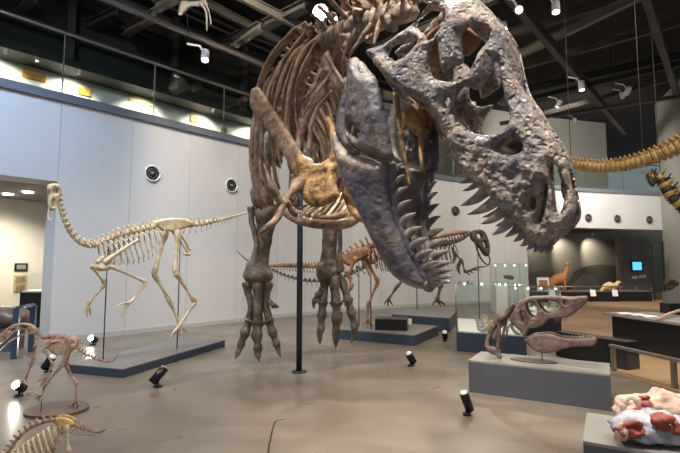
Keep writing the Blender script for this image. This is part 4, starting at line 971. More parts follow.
for x, ln in ((68, .05), (52, -.05)):
    q = V(x, 452 if x == 68 else 448, ln); MB().tube([q, Vector((q.x + .03, q.y, (q.z + .1) * .5)), Vector((q.x, q.y, .1))], [.012, .01, .012], n=8, k=3).build('shin', tb, s3)
# ------------------------------------------------------------------ the two mid-hall theropods
def block(name, label, fl_, fr_, depth, z0, z1, side, top, cat='platform', lip=.02, rightdir=None):
    a, b = Vector(fl_), Vector(fr_); a.z = b.z = 0; t = (b - a).normalized(); n = Vector((-t.y, t.x, 0)) if rightdir is None else Vector(rightdir).normalized()
    if n.y < 0: n = -n
    q = [a, b, b + n * depth, a + n * depth]; c = (q[0] + q[2]) / 2
    o = thing(name, label, cat, (c.x, c.y, z0)); fpn = [(v.x, v.y) for v in q]
    MB().prism(fpn, z0, z1 - lip).build('body', side, o, smooth=False); MB().prism(fpn, z1 - lip, z1).build('top', top, o, smooth=False)
    return o, q
block('display_platform', 'low dark grey platform behind the right clawed foot', G(332, 338.5), G(415, 346), 1.5, 0, .2, 'platform_paint', 'platform_top')
o, q = block('label_stand', 'black sloping label stand on platform behind the jaw', G(375, 330, .2), G(407, 331, .2), .5, .2, .42, 'black_paint', 'black_paint', 'stand')
MB().box(Vector(G(410, 322, .34)) + Vector((0, .1, 0)), (.10, .02, .12)).build('label_card', 'white_paint', o, smooth=False)
tA = thing('dinosaur_skeleton', 'reddish brown theropod skeleton mostly hidden behind the big lower jaw', 'dinosaur skeleton', (.55, 9.2, .2))
bb = 'brown_bone'; V = VP(.5, 9.3, 1, -.22)
spine(V, [(348, 257, .07, .08, .10), (338, 263, .06, .06, .11), (320, 266, .05, .04, .10), (300, 266, .045, .03, .09), (280, 266, .035, .02, .06), (262, 266, .015, 0, .03)], 34, bb, tA, name='tail_vertebra')
spine(V, [(350, 257, .07, .10, 0), (360, 250, .075, .12, 0), (372, 246, .075, .12, 0), (388, 245, .07, .1, 0), (402, 240, .06, .06, 0), (408, 226, .05, .03, 0), (410, 212, .045, .02, 0)], 20, bb, tA)
ribs(V, (368, 249), (398, 244), 8, bb, tA, .2, .5, .018)
vplate(V, 'pelvis', [(343, 262), (347, 253), (357, 248), (368, 247), (372, 252), (364, 258), (356, 262), (350, 266)], bb, tA, .03, .04, .03, off=.08, both=.16)
vplate(V, 'skull', [(398, 205), (408, 203), (420, 208), (426, 214), (414, 216), (402, 213)], bb, tA, .03, .04, .03, off=.05, both=.1)
bonelimb(V, 'femur', (356, 258), (348, 274), .15, .04, bb, tA); bonelimb(V, 'tibia', (348, 274), (352, 286), .15, .035, bb, tA); bonelimb(V, 'metatarsal', (352, 286), (345, 299), .15, .03, bb, tA)
foot(V, (345, 299), [(341, 306, 0), (345, 308, .05), (349, 305, -.05)], .025, bb, tA, .15)
bonelimb(V, 'femur', (366, 258), (378, 282), -.1, .035, bb, tA); bonelimb(V, 'tibia', (378, 282), (368, 304), -.1, .03, bb, tA); bonelimb(V, 'metatarsal', (368, 304), (367, 322), -.1, .028, bb, tA)
foot(V, (367, 322), [(362, 327, .05), (368, 329, 0), (373, 327, -.05)], .025, bb, tA, -.1)
limb(V, 'pubis', [(362, 258, 0, .04), (366, 266, 0, .03), (370, 274, 0, .045)], bb, tA)
q = G(371, 329, .2); MB().cyl(q, (q.x, q.y, 1.8), .012, n=8).build('support_rod', 'thin_metal', tA)
q = G(359, 326, .2); MB().cyl(q, (q.x, q.y, 1.7), .012, n=8).build('support_rod', 'thin_metal', tA)
block('display_platform', 'long dark low platform beneath the dark skeleton near the wall', G(392, 327.5), G(450, 332.5), 1.9, 0, .32, 'platform_paint', 'platform_top', rightdir=(.35, 1, 0))
tB = thing('dinosaur_skeleton', 'dark brown theropod skeleton facing right between the big jaw tip and wall', 'dinosaur skeleton', (2.6, 12.2, .34))
db = 'dark_bone'; V = VP(2.6, 12.1, 1, .16)
spine(V, [(402, 248, .07, .08, .10), (385, 254, .07, .06, .13), (362, 268, .06, .05, .13), (338, 278, .05, .04, .11), (312, 281, .04, .03, .09), (290, 277, .035, .02, .07), (270, 269, .03, .01, .04), (250, 262, .02, 0, .02), (237, 251, .01, 0, 0)], 42, db, tB, name='tail_vertebra')
spine(V, [(402, 248, .07, .14, 0), (415, 247, .075, .16, 0), (430, 245, .075, .16, 0), (444, 244, .07, .14, 0), (455, 242, .06, .1, 0)], 16, db, tB)
spine(V, [(455, 242, .06, .08, 0), (462, 239, .055, .06, 0), (468, 235, .05, .05, 0), (475, 234, .045, .04, 0)], 7, db, tB, name='neck_vertebra')
limb(V, 'neural_spine_crest', [(408, 245, 0, .05), (413, 240, 0, .06), (420, 237, 0, .07), (432, 237, 0, .06), (442, 236, 0, .05), (455, 233, 0, .06), (467, 232, 0, .045)], bb, tB, amp=.03)
ribs(V, (412, 249), (454, 245), 11, db, tB, .22, .62, .018, slant=.2)
vplate(V, 'pelvis', [(394, 250), (400, 243), (412, 243), (416, 249), (408, 254), (400, 256)], db, tB, .03, .04, .03, off=.08, both=.16)
vplate(V, 'skull', [(472, 233), (477, 229.5), (484, 231), (488, 238), (490, 248), (489, 256), (485, 255), (481, 249), (476, 243), (472, 239)], db, tB, .035, .04, .022, holes=[[(477, 234), (481, 234), (482, 238), (478, 238)], [(483, 241), (486, 243), (487, 249), (484, 246)]], off=.06, both=.1)
limb(V, 'lower_jaw', [(475, 242, .05, .025), (478, 252, .05, .028), (482, 260, .03, .025), (488, 265, 0, .022), (490, 260, -.03, .02), (488, 254, -.05, .014)], db, tB)
bonelimb(V, 'humerus', (453, 251), (462, 261), .12, .03, db, tB); bonelimb(V, 'forearm', (462, 261), (465, 272), .12, .028, db, tB); foot(V, (465, 272), [(474, 273, 0), (481, 270, .03), (488, 266, .06), (470, 276, -.03)], .03, db, tB, .12)
bonelimb(V, 'humerus', (443, 250), (437, 259), -.12, .03, db, tB); limb(V, 'coracoid', [(452, 248, .1, .03), (455, 256, .1, .05), (453, 263, .1, .02)], db, tB)
limb(V, 'hand', [(460, 262, 0, .05), (458, 268, 0, .05), (460, 274, 0, .02)], db, tB)
limb(V, 'hand', [(436, 258, 0, .04), (433, 264, 0, .05), (434, 272, 0, .02)], db, tB)
bonelimb(V, 'femur', (405, 252), (426, 264), .15, .05, db, tB); bonelimb(V, 'tibia', (426, 264), (441, 284), .15, .045, db, tB); bonelimb(V, 'metatarsal', (441, 284), (437, 301), .15, .05, db, tB)
foot(V, (437, 301), [(432, 306, .05), (446, 306, 0), (441, 307, -.05)], .035, db, tB, .15)
bonelimb(V, 'femur', (402, 252), (412, 270), -.15, .05, db, tB); bonelimb(V, 'tibia', (412, 270), (396, 288), -.15, .04, db, tB); bonelimb(V, 'metatarsal', (396, 288), (388, 300), -.15, .035, db, tB)
foot(V, (388, 300), [(384, 305, .05), (388, 307, 0), (393, 306, -.05)], .03, db, tB, -.15)
for px, zt in ((479, 2.1), (417, 1.9)):
    q = V(px, 300); MB().cyl((q.x, q.y, .34 if px == 417 else 0), (q.x, q.y, zt), .014, n=8).build('support_rod', 'thin_metal', tB)
# ------------------------------------------------------------------ hanging bone chains at the upper right
def chain(label, pts, count, m, up=(0, 0, 1), tr=1.1, wires=()):
    A = [(P(x, y, D), r, s_, c_) for x, y, D, r, s_, c_ in pts]
    o = thing('hanging_vertebra_column', label, 'skeleton', A[0][0]); vert_series(A, count, m, o, tr=tr, up=up, fill=.92)
    for x, y, D in wires:
        a = P(x, y, D); MB().cyl(a, (a.x, a.y, 9.2), .008, n=6).build('hanging_wire', 'steel_light', o)
    return o
chain('long yellowish chain of neck bones hanging from wires at upper right', [(556, 159, 9.4, .11, .01, .0), (575, 164, 9.2, .12, .02, .0), (600, 167, 9.0, .135, .02, .0), (628, 164, 8.8, .15, .03, .0), (655, 156, 8.6, .165, .03, .0), (684, 143, 8.4, .18, .04, .0), (720, 123, 8.2, .19, .04, .0)], 34, 'yellow_bone', tr=.5, wires=((571, 160, 9.2), (643, 155, 8.7)))
o = chain('black-and-yellow spotted short neck skeleton curving down at right edge', [(648, 178, 10, .10, .05, .0), (657, 177, 10, .12, .07, .0), (665, 187, 9.9, .13, .08, 0), (672, 198, 9.8, .14, .08, 0), (690, 214, 9.7, .15, .08, 0)], 11, 'yellow_bone', up=(1, 0, .6), tr=1.2, wires=((660, 174, 10),))
for c_ in list(COL.objects):
    if c_.parent is o and c_.name.startswith('vertebra'):
        pass
k = 0
for c_ in [c_ for c_ in COL.objects if c_.parent is o and c_.name.startswith('vertebra')]:
    k += 1
    if k % 2 == 0: c_.data.materials[0] = MATS['dark_bone']
bone_plate('skull', [(646, 174), (651, 171), (656, 174), (657, 181), (653, 187), (649, 184), (647, 179)], [(646, 174, 10), (657, 176, 10), (650, 186, 9.9)], 'dark_bone', o, T=.05, R=.06, cell=.03)
# ================================================================== plinths, cases, counter
# big plinth with a skull cast
a = [G(469, 392), G(612, 411.5)]; h = .37
o, pq = block('display_plinth', 'large grey rectangular plinth carrying the brown skull cast', a[0], a[1], .64, 0, h, 'plinth_side', 'plinth_top', 'plinth', rightdir=(.31, .53, 0))
V = VP(*(((pq[0] + pq[3]) / 2).xy), *((pq[1] - pq[0]).xy))
sc_ = thing('dinosaur_skull', 'brown open-mouthed skull cast on the large grey plinth', 'skull', (2.35, 5.3, h)); cb = 'cast_bone'
up_px = [(511, 322), (513, 312), (517, 305), (524, 300), (530, 297), (540, 296.5), (556, 296.5), (570, 297.5), (580, 297), (587, 297), (587, 302), (581, 308), (575, 313), (568, 317), (558, 318), (549, 319), (543, 325), (536, 328), (529, 329), (525, 336), (521, 334), (519, 326), (515, 324)]
hl = [[(526, 306), (530, 302), (535, 304), (537, 311), (535, 317), (530, 315)], [(538, 302), (544, 300.5), (554, 301), (560, 305), (557, 310), (550, 313), (544, 311)], [(520, 313), (523, 312), (525, 318), (522, 322)], [(563, 301), (566, 301), (567, 304), (564, 304)]]
cs = vplate(V, 'upper_skull', up_px, cb, sc_, .02, .025, .009, holes=hl, off=.10, both=.20, amp=.009)
mb = MB().tube([V(x, y, 0) for x, y in ((520, 303), (530, 298.5), (545, 298), (560, 298.5), (575, 299), (586, 300))], [(.02, .11), (.02, .12), (.018, .11), (.016, .10), (.02, .09), (.02, .07)], up=(0, 0, 1), n=12, k=4).rough(.006, 20)
mb.build('skull_roof', cb, sc_)
lj = [(524, 340), (531, 335.5), (540, 334), (552, 334), (560, 337), (572, 338.5), (585, 338), (596, 338), (597, 342), (592, 346), (578, 346.5), (566, 348), (556, 351.5), (544, 353), (534, 350), (528, 345)]
jo = vplate(V, 'lower_jaw', lj, cb, sc_, .018, .04, .010, off=.09, both=.18, amp=.003)
for i in range(10):
    x = 563 + i * 3.2
    for s_ in (.09, -.09): tooth_mb(V(x, 338.5, s_), V(x - 1, 333.5 if i % 2 else 334.5, s_), .008, Vector((0, 0, 0))).build('tooth', 'cast_bone', jo)
    x = 556 + i * 3
    y = 318.5 - max(0, i - 3) * 2.6
    for s_ in (.10, -.10): tooth_mb(V(x, y - 1, s_), V(x - 1, y + 4.5, s_), .009, Vector((0, 0, 0))).build('tooth', 'cast_bone', cs)
for p_ in ([(514, 306, -.06, .03), (509, 312, -.05, .035), (505, 320, -.04, .03), (498, 328, -.03, .035), (494, 338, -.02, .03)], [(516, 312, .06, .02), (512, 320, .07, .022), (514, 330, .06, .02), (520, 334, .06, .014)], [(512, 305, 0, .02), (506, 315, 0, .03), (500, 318, 0, .035), (494, 325, 0, .03), (490, 332, 0, .03)], [(498, 320, .05, .02), (500, 335, .05, .018), (497, 350, .03, .022), (500, 357, .03, .03)], [(507, 316, -.05, .018), (504, 330, -.05, .016), (500, 343, -.03, .02)], [(494, 325, 0, .035), (489, 335, 0, .02), (487, 345, 0, .03), (492, 350, 0, .04), (500, 352, 0, .03)], [(513, 322, .06, .014), (508, 328, .06, .014), (506, 337, .05, .012)]):
    limb(V, 'neck_bone', p_, cb, sc_, amp=.02)
for x, y0, y1 in ((542, 352, 361), (500, 350, 360)):
    q = V(x, y0); MB().cyl((q.x, q.y, h), q, .006, n=8).build('support_rod', 'thin_metal', sc_)
q = V(541, 360); n = 36; mb = MB(); e = V.h; f_ = V.n
mb.prism([tuple((V.p + V.h * (V(533, 356) - V.p).dot(V.h) + e * .26 * math.cos(2 * PI * i / n) + f_ * .12 * math.sin(2 * PI * i / n)).xy) for i in range(n)], h, h + .012); mb.build('oval_foot', 'oval_wood', sc_, smooth=False)
# near plinth with a plaster-jacketed fossil
A1, A2 = G(583, 441, h), G(587, 413, h); d = (A2 - A1); t = Vector((d.y, -d.x, 0)).normalized()
o, fq = block('display_plinth', 'grey plinth at lower right corner under the jacketed fossil', A1, A1 + Vector((1.5, -.84, 0)) , .66, 0, h, 'plinth_side', 'plinth_top', 'plinth', rightdir=(.31, .53, 0))
fs = thing('plaster_jacket_fossil', 'blue-white plaster jacketed fossil block with red-brown patches on corner plinth', 'fossil', G(650, 438, h))
def blob(cx, cy, D, rx, ry, rz, m, name, amp, fr, par, n=48, k=30):
    c = P(cx, cy, D); mb = MB().ball((0, 0, 0), 1, n, k); mb.v = [Vector((v.x * rx, v.y * ry, v.z * rz)) for v in mb.v]
    mb.v = [v + v.normalized() * amp * noise.fractal(v * fr + Vector((cx, cy, 0)), .9, 2, 4) + Vector(c) for v in mb.v]
    for v in mb.v: v.z = max(v.z, h)
    return mb.build(name, m, par)
blob(657, 427, 3.03, .30, .17, .085, 'plaster', 'plaster_jacket', .045, 11, fs)
for x, y, D, rx, rz in ((631, 424, 2.93, .055, .028), (662, 422, 2.87, .065, .05), (637, 433, 2.90, .05, .025), (676, 428, 2.87, .03, .04), (620, 432, 2.93, .02, .02)):
    blob(x, y, D, rx, .04, rz, 'red_clay', 'clay_patch', .03, 22, fs, 16, 12)
blob(621, 431, 2.93, .03, .04, .045, 'pink_plaster', 'bone_fragment', .03, 18, fs, 14, 10)
f2 = thing('plaster_jacket_fossil', 'pinkish fossil block lying behind the blue-white one on corner plinth', 'fossil', G(650, 414, h))
blob(656, 408, 3.36, .28, .12, .11, 'pink_plaster', 'fossil_block', .05, 11, f2)
for x, y, D, rx, rz in ((645, 397, 3.27, .04, .012), (648, 404, 3.18, .03, .015), (640, 412, 3.17, .035, .02)):
    blob(x, y, D, rx, .035, rz, 'red_clay', 'clay_patch', .02, 22, f2, 14, 10)
mb = MB(); pts = [P(x, y, 3.2) for x, y in ((624, 404), (631, 398), (638, 403), (636, 411), (627, 413), (622, 410), (624, 404))]; mb.tube(pts, [.018] * 7, n=8, k=3); mb.rough(.015, 25); mb.build('bone_ring', 'pink_plaster', f2)
# black counter with white books
a, b = G(603, 312.6, .62), G(684, 323.5, .62)
a0 = Vector((a.x, a.y, 0)); b0 = Vector((b.x, b.y, 0)); t = (b0 - a0).normalized(); b0 = a0 + t * 4.2; n = Vector((-t.y, t.x, 0)); n = n if n.y > 0 else -n
ct = thing('display_counter', 'long black display counter with pale top at the right', 'counter', (a0.x + .5, a0.y, 0))
MB().prism([tuple(v.xy) for v in (a0 + t * .15 + n * .05, b0, b0 + n * .9, a0 + t * .15 + n * .9)], .0, .58).build('body', 'black_paint', ct, smooth=False)
MB().prism([tuple(v.xy) for v in (a0, b0, b0 + n * 1., a0 + n * 1.)], .58, .62).build('top', 'plinth_top', ct, smooth=False)
for i, (x, y, s_) in enumerate(((622, 314, .1), (635, 315.5, .1), (646, 317, .1))):
    q = G(x, y, .62); R = Matrix.Rotation(math.atan2(t.y, t.x), 3, 'Z')
    o = thing('open_booklet', ('white open booklet on black counter, leftmost of three', 'middle white open booklet on the black counter', 'white open booklet on black counter, rightmost of three')[i], 'booklet', q, 'white booklets on the counter')
    for sgn in (-1, 1):
        R2 = R @ Matrix.Rotation(sgn * .12, 3, 'Y')
        MB().box(q + R @ Vector((sgn * .058, 0, .018)), (.12, .24, .012), R2).build('page', 'white_paint', o, smooth=False)
o = thing('rib_bone', 'long tan rib bone lying on the counter at right edge', 'bone', G(662, 318, .62))
MB().tube([G(658, 319, .64), G(666, 315, .68), G(676, 311.5, .70), G(690, 309, .70), G(710, 309, .64)], [.012, .022, .026, .026, .02], n=8, k=4).rough(.006, 15).build('bone', 'tan_bone', o)
q = P(671, 300, 10.); q.z = 0; zz = P(671, 303, 10.).z
o = thing('ammonite_fossil', 'dark round coiled fossil on a small pale stand above the counter', 'fossil', q)
MB().box(q + Vector((0, 0, zz / 2)), (.3, .3, zz)).build('pedestal', 'black_paint', o, smooth=False); MB().box(q + Vector((0, 0, zz + .12)), (.26, .16, .24)).build('stand', 'cloth_grey', o, smooth=False)
c = q + Vector((0, 0, zz + .24 + .14)); mb = MB(); pts = []; rad = []
for i in range(40):
    w_ = i * .42; rr = .13 * math.exp(-w_ * .11); pts.append(c + Vector((math.cos(w_) * rr, 0, math.sin(w_) * rr * .8))); rad.append(.062 * math.exp(-w_ * .11) * (1 + .12 * (i % 2)))
mb.tube(pts, rad, up=(0, 1, 0), n=8); mb.build('shell', 'dark_bone', o)
# wooden railing in front of the counter
a, b = G(614, 371), G(676, 389); t = (b - a).normalized(); L_ = (b - a).length; R = Matrix.Rotation(math.atan2(t.y, t.x), 3, 'Z'); hz = .30
o = thing('barrier_rail', 'low brown-grey barrier rail with clear panels before the black counter', 'railing', a)
zt = P(616, 347, a.y).z
for k in range(3):
    c = a + t * L_ * k * .985; MB().box((c.x, c.y, zt / 2), (.05, .05, zt), R).build('post', 'rail_metal', o, smooth=False)
    if k < 2:
        m_ = a + t * L_ * (k + .5); MB().box((m_.x, m_.y, zt / 2 - .01), (L_ - .08, .012, zt - .06), R).build('clear_panel', 'glass', o, smooth=False)
m_ = a + t * L_ * .98; MB().box((m_.x, m_.y, zt + .015), (L_ * 2.05, .07, .035), R).build('top_rail', 'rail_metal', o, smooth=False)
a, b = G(500, 356), G(620, 374)
# dark low counter behind the skull plinth
block('display_bench', 'black low bench behind the skull plinth', G(556, 356), G(628, 371), .28, 0, .40, 'black_paint', 'black_paint', 'bench')
# glass cases
def vitrine(label, fl_, fr_, depth, z0, z1, rd, items=(), base='platform_paint'):
    a, b = Vector(fl_), Vector(fr_); a.z = b.z = 0; n = Vector(rd).normalized(); q = [a, b, b + n * depth, a + n * depth]; c = (q[0] + q[2]) / 2
    o = thing('glass_display_case', label, 'display case', (c.x, c.y, 0))
    MB().prism([tuple(v.xy) for v in q], 0, z0).build('base', base, o, smooth=False)
    MB().prism([tuple((c + (v - c) * .94).xy) for v in q], z0, z0 + .02).build('case_floor', 'white_paint', o, smooth=False)
    for i in range(4):
        u, v = q[i], q[(i + 1) % 4]; m_ = (u + v) / 2; d = v - u; R = Matrix.Rotation(math.atan2(d.y, d.x), 3, 'Z')
        MB().box((m_.x, m_.y, (z0 + z1) / 2), (d.length - .02, .012, z1 - z0 - .01), R).build('glass_pane', 'glass', o, smooth=False)
    MB().prism([tuple(v.xy) for v in q], z1, z1 + .015).build('glass_top', 'glass', o, smooth=False)
    for v in q: MB().cyl((v.x, v.y, z0), (v.x, v.y, z1), .01, n=6).build('edge_strip', 'rail_metal', o)
    for i in range(3):
        p_ = q[3].lerp(q[2], (i + .5) / 3) * .95 + c * .05; MB().ball((p_.x, p_.y, z1 - .06), .022).build('case_lamp', 'lamp_soft', o)
    return o, c
o, c = vitrine('long glass case with lit specimens between the wall and skull plinth', G(457, 351), G(527, 357), 2.1, .32, 1.15, (.25, 1, 0), base='platform_paint')
for i in range(4):
    q = c + Vector((-.2 + .12 * i, -.75 + i * .45, .34)); s_ = thing('fossil_specimen', ('pale fossil slab nearest the front in the long glass case', 'second pale fossil slab inside the long glass case', 'third pale fossil slab inside the long glass case', 'rearmost pale fossil slab inside the long glass case')[i], 'fossil', q, 'fossils in the long case')
    MB().box(q + Vector((0, 0, .02)), (.3, .3, .04)).build('slab', 'plaster', s_, smooth=False)
    MB().tube([q + Vector((-.1, -.1, .06)), q + Vector((0, 0, .1)), q + Vector((.12, .08, .06))], [.02, .035, .01], n=8, k=4).rough(.02, 15).build('bone', 'tan_bone', s_)
o, c = vitrine('glass case with small dark specimen beside wall end, left of recess', G(497, 314), G(530, 314), 1.4, .85, 1.55, (.2, 1, 0), base='white_paint')
s_ = thing('fossil_specimen', 'small dark specimen on metal pin in case beside wall end', 'fossil', c + Vector((0, 0, .87)))
MB().ball(c + Vector((0, 0, 1.12)), (.18, .08, .08)).rough(.06, 9).build('bone', 'dark_bone', s_); MB().cyl(c + Vector((0, 0, .87)), c + Vector((0, 0, 1.1)), .01, n=6).build('pin', 'thin_metal', s_)
o, c = vitrine('wide glass case behind the skull cast with white lit specimens', G(516, 337), G(562, 339), 1.2, .45, 1.02, (.25, 1, 0), base='black_paint')
for i in range(3):
    q = c + Vector((-.35 + .33 * i, 0, .47)); s_ = thing('fossil_specimen', ('white specimen in the case behind the skull cast, left of three', 'white specimen in the case behind the skull cast, centre of three', 'white specimen in the case behind the skull cast, right of three')[i], 'fossil', q, 'white specimens behind the cast')
    MB().ball(q + Vector((0, 0, .06)), (.12, .09, .06), 14, 10).rough(.05, 11).build('bone', 'white_paint', s_)
# ------------------------------------------------------------------ recess: mural, animals, screen
def back_pt(px, py, D): return P(px, py, D)
wl = (Vector((20., 23.2)) - Vector(WP[5])).normalized(); wn = Vector((-wl.y, wl.x)); wp = Vector(WP[5]) + wn * 5.2
def rec(px, py, off=0.):
    """point on the recess back wall (off metres in front of it)"""
    r = ray(px, py); p0 = wp - wn * off; k = p0.dot(wn) / (r.x * wn.x + r.y * wn.y); return Vector((r.x * k, r.y * k, H + r.z * k))
def mural(poly, m, label, off, T=.02):
    q = [rec(x, y, off) for x, y in poly]; k = len(q); back = [v + Vector((wn.x, wn.y, 0)) * T for v in q]; mb = MB()
    mb.add(q + back, [tuple(range(k)), tuple(range(k, 2 * k))[::-1]] + [(i, k + i, k + (i + 1) % k, (i + 1) % k) for i in range(k)])
    o = mb.build('mural_panel', m, loc=(q[0] + back[0]) / 2, smooth=False); tag(o, label, 'mural', 'hill silhouettes on the recess wall')
def arc(pts, k=4): return [tuple(p) for p in crom(pts, k)]
mural(arc([(526, 277), (540, 270), (552, 272), (564, 280), (570, 285)]) + [(570, 300), (526, 300)], 'hill_mid', 'low dark hill shape on recess wall at far left', .03)
mural(arc([(566, 285), (574, 272), (588, 266), (606, 265), (622, 270), (630, 284)]) + [(630, 300), (566, 300)], 'hill_dark', 'large dark hill shape with mane outline on recess wall', .08)
mural(arc([(572, 288), (582, 276), (590, 275), (600, 284)]) + [(600, 300), (572, 300)], 'hill_mid', 'pale arched shape in front of the large dark hill', .12)
for px, e, lab in ((563, 150, 'recess spotlight above the orange animal model'), (592, 150, 'recess spotlight above the large dark hill shape'), (536, 60, 'recess spotlight nearest the wall end'), (640, 60, 'recess spotlight above the screen pillar')):
    p = rec(px, 232, .75); p.z = 3.2; q_ = rec(px, 252, 0)
    spot(0, 0, 0, q_, e, 80, lab, pos=tuple(p), arm=False, s=.8, glow='lamp_soft', col=WARM, size=.04, blend=.9)
# pillar with blue screen
p0, p1 = rec(624, 270, 1.2), rec(651, 270, 1.2)
o = thing('exhibit_pillar', 'brown-grey pillar panel carrying a small blue screen in the recess', 'panel', ((p0.x + p1.x) / 2, (p0.y + p1.y) / 2, 0))
n3 = Vector((wn.x, wn.y, 0)); q = [p0, p1, p1 + n3 * .5, p0 + n3 * .5]
MB().prism([tuple(v.xy) for v in q], 0, 3.15).build('column', 'pillar_brown', o, smooth=False)
for name, x0, y0, x1, y1, m, off in (('screen_frame', 631, 260.5, 643, 271.5, 'screen_frame', 1.24), ('screen', 632.5, 262, 641.5, 270, 'screen_blue', 1.27), ('caption', 631, 255, 637, 258.5, 'cloth_grey', 1.23), ('caption', 632, 276, 637, 279, 'white_paint', 1.23), ('caption', 639, 275, 646, 278, 'white_paint', 1.23)):
    a, b = rec(x0, y0, off), rec(x1, y1, off); c = (a + b) / 2; MB().box(c, (abs((b - a).dot(Vector((*wl, 0)))), .05, abs(a.z - b.z)), Matrix.Rotation(math.atan2(wl.y, wl.x), 3, 'Z')).build(name, m, o, smooth=False)
# long low counter with a railing and white labels in front of the mural
a, b = G(528, 301.5, .5), G(650, 303, .5)
a = P(528, 296, 18.6); b = P(652, 297, 18.9); a.z = b.z = 0
o, q = block('display_counter', 'dark long counter in front of the recess mural', a, b, 1.1, 0, .42, 'black_paint', 'platform_top', 'counter', rightdir=(0, 1, 0))
MB().tube([a + Vector((0, 0, .62)), b + Vector((0, 0, .62))], [.02, .02], n=6).build('rail', 'rail_metal', o)
for i in range(9):
    c = a.lerp(b, i / 8); MB().cyl((c.x, c.y, .42), (c.x, c.y, .62), .015, n=6).build('rail_post', 'rail_metal', o)
for i, x in enumerate((552, 593, 615)):
    c = P(x, 293, 18.5); t_ = tag(MB().box(c, (.22, .02, .26), Matrix.Rotation(-.2, 3, 'X')).build('label_card', 'white_paint', loc=c, smooth=False), ('white label card on the recess rail below the orange animal', 'white label card on the recess rail, middle of three', 'white label card on the recess rail nearest the screen')[i], 'label', 'label cards on the recess rail')
c = P(543, 285, 18.9); o = thing('picture_board', 'white board with orange picture beside the recess wall end', 'board', (c.x, c.y, .42))
MB().box(c, (.5, .04, .62)).build('board', 'white_paint', o, smooth=False); MB().box(c + Vector((0, -.03, 0)), (.34, .02, .4)).build('picture', 'orange_fur', o, smooth=False); MB().box((c.x, c.y + .05, (c.z + .42) / 2), (.1, .05, c.z - .42)).build('foot', 'black_metal', o, smooth=False)
def beast(label, pts, legs_, m, D, head, zc=.42):
    c = P(*pts[0][:2], D); o = thing('animal_model', label, 'animal model', (c.x, c.y, zc))
    MB().tube([P(x, y, D) for x, y, r in pts], [r for x, y, r in pts], n=10, k=4).rough(.03, 6).build('body', m, o)
    for (x0, y0, x1, y1, dd) in legs_:
        A = P(x0, y0, D + dd); B = P(x1, y1, D + dd); B.z = zc + .01; MB().tube([A, A.lerp(B, .5) + Vector((.03, 0, 0)), B], [.07, .045, .035], n=8, k=3).build('leg', m, o)
    MB().tube([P(x, y, D) for x, y, r in head], [r for x, y, r in head], n=10, k=3).build('head', m, o)
beast('orange feathered animal model with upright neck on the recess counter', [(547, 289, .03), (551, 284, .14), (556, 280, .22), (561, 278, .21), (564, 275, .14), (566, 270, .08), (567, 265, .05)], [(551, 284, 551, 296, .1), (553, 284, 553, 296, -.1), (562, 281, 563, 296, .1), (564, 281, 565, 296, -.1)], 'orange_fur', 19., [(566, 265, .07), (568, 263, .06), (570, 264, .02)])
beast('pale tan animal model lying on the recess counter near the screen', [(600, 292, .03), (604, 288, .12), (609, 286, .18), (614, 286, .14), (617, 284, .08)], [(606, 288, 605, 296, .1), (613, 288, 614, 296, -.1)], 'pale_fur', 19., [(616, 284, .07), (619, 282, .06), (621, 283, .02)])
# glass door leaf at the recess edge
a, b = P(653, 270, 19.6), P(664, 270, 19.8); o = thing('glass_door_leaf', 'tall greenish glass leaf standing at right edge of the recess', 'glass door', ((a.x + b.x) / 2, (a.y + b.y) / 2, 0))
MB().box(((a.x + b.x) / 2, (a.y + b.y) / 2, 1.25), ((b - a).length, .03, 2.5)).build('pane', 'rail_glass', o, smooth=False)
for v in (a, b): MB().box((v.x, v.y, 1.25), (.05, .05, 2.5)).build('edge', 'steel_dark', o, smooth=False)
# ------------------------------------------------------------------ left room contents
def lw(px, py, back=4.48):
    n = Vector((-t0.y, t0.x)); p_ = Vector(WP[0]) + n * back; r = ray(px, py); k = p_.dot(n) / (r.x * n.x + r.y * n.y); return Vector((r.x * k, r.y * k, H + r.z * k))
for i, (x, y) in enumerate(((21, 267), (20.5, 279), (20, 287.5))):
    c = lw(x, y); ang = math.atan2(t0.y, t0.x); o = thing('framed_picture', ('dark framed small picture on the left room wall, top of three', 'small brown picture on the left room wall, middle of three', 'small brown picture on the left room wall, bottom of three')[i], 'picture', c, 'pictures on the left room wall'); R = Matrix.Rotation(ang, 3, 'Z')
    MB().box(c, (.3, .04, .2), R).build('frame', 'black_metal' if i == 0 else 'buff_paint', o, smooth=False); MB().box(c + Vector((t0.y, -t0.x, 0)) * .025, (.2, .02, .12), R).build('picture', 'cloth_grey' if i == 0 else 'brown_panel', o, smooth=False)
for i, (x, y) in enumerate(((28, 192), (5, 201), (8, 194), (-20, 185))):
    c = G(x, y, ZD + .11); o = MB().cyl(c, c + Vector((0, 0, -.02)), .11, n=16).build('ceiling_downlight', 'lamp_soft', loc=c); tag(o, ('round downlight in left room ceiling nearest the blue wall end', 'round downlight in left room ceiling, lowest in view', 'round downlight in left room ceiling, left of centre', 'round downlight of the left room beyond the frame')[i], 'lamp', 'downlights of the left room')
    l = bpy.data.lights.new('glow', 'SPOT'); l.energy = 150; l.spot_size = 2.6; l.spot_blend = .8; l.color = (1, .9, .75); l.shadow_soft_size = .1; lo = bpy.data.objects.new('glow', l); COL.objects.link(lo); lo.parent = o; lo.location = (0, 0, -.04)
c = G(27, 328); o = thing('glass_display_case', 'black cabinet with small glass top inside the left doorway', 'display case', (c.x, c.y, 0))
MB().box((c.x, c.y + .3, .42), (.5, .5, .84)).build('cabinet', 'black_paint', o, smooth=False)
MB().box((c.x, c.y + .3, 1.08), (.48, .48, .46)).build('glass_cover', 'glass', o, smooth=False); MB().box((c.x, c.y + .3, .86), (.44, .44, .04)).build('case_floor', 'white_paint', o, smooth=False)
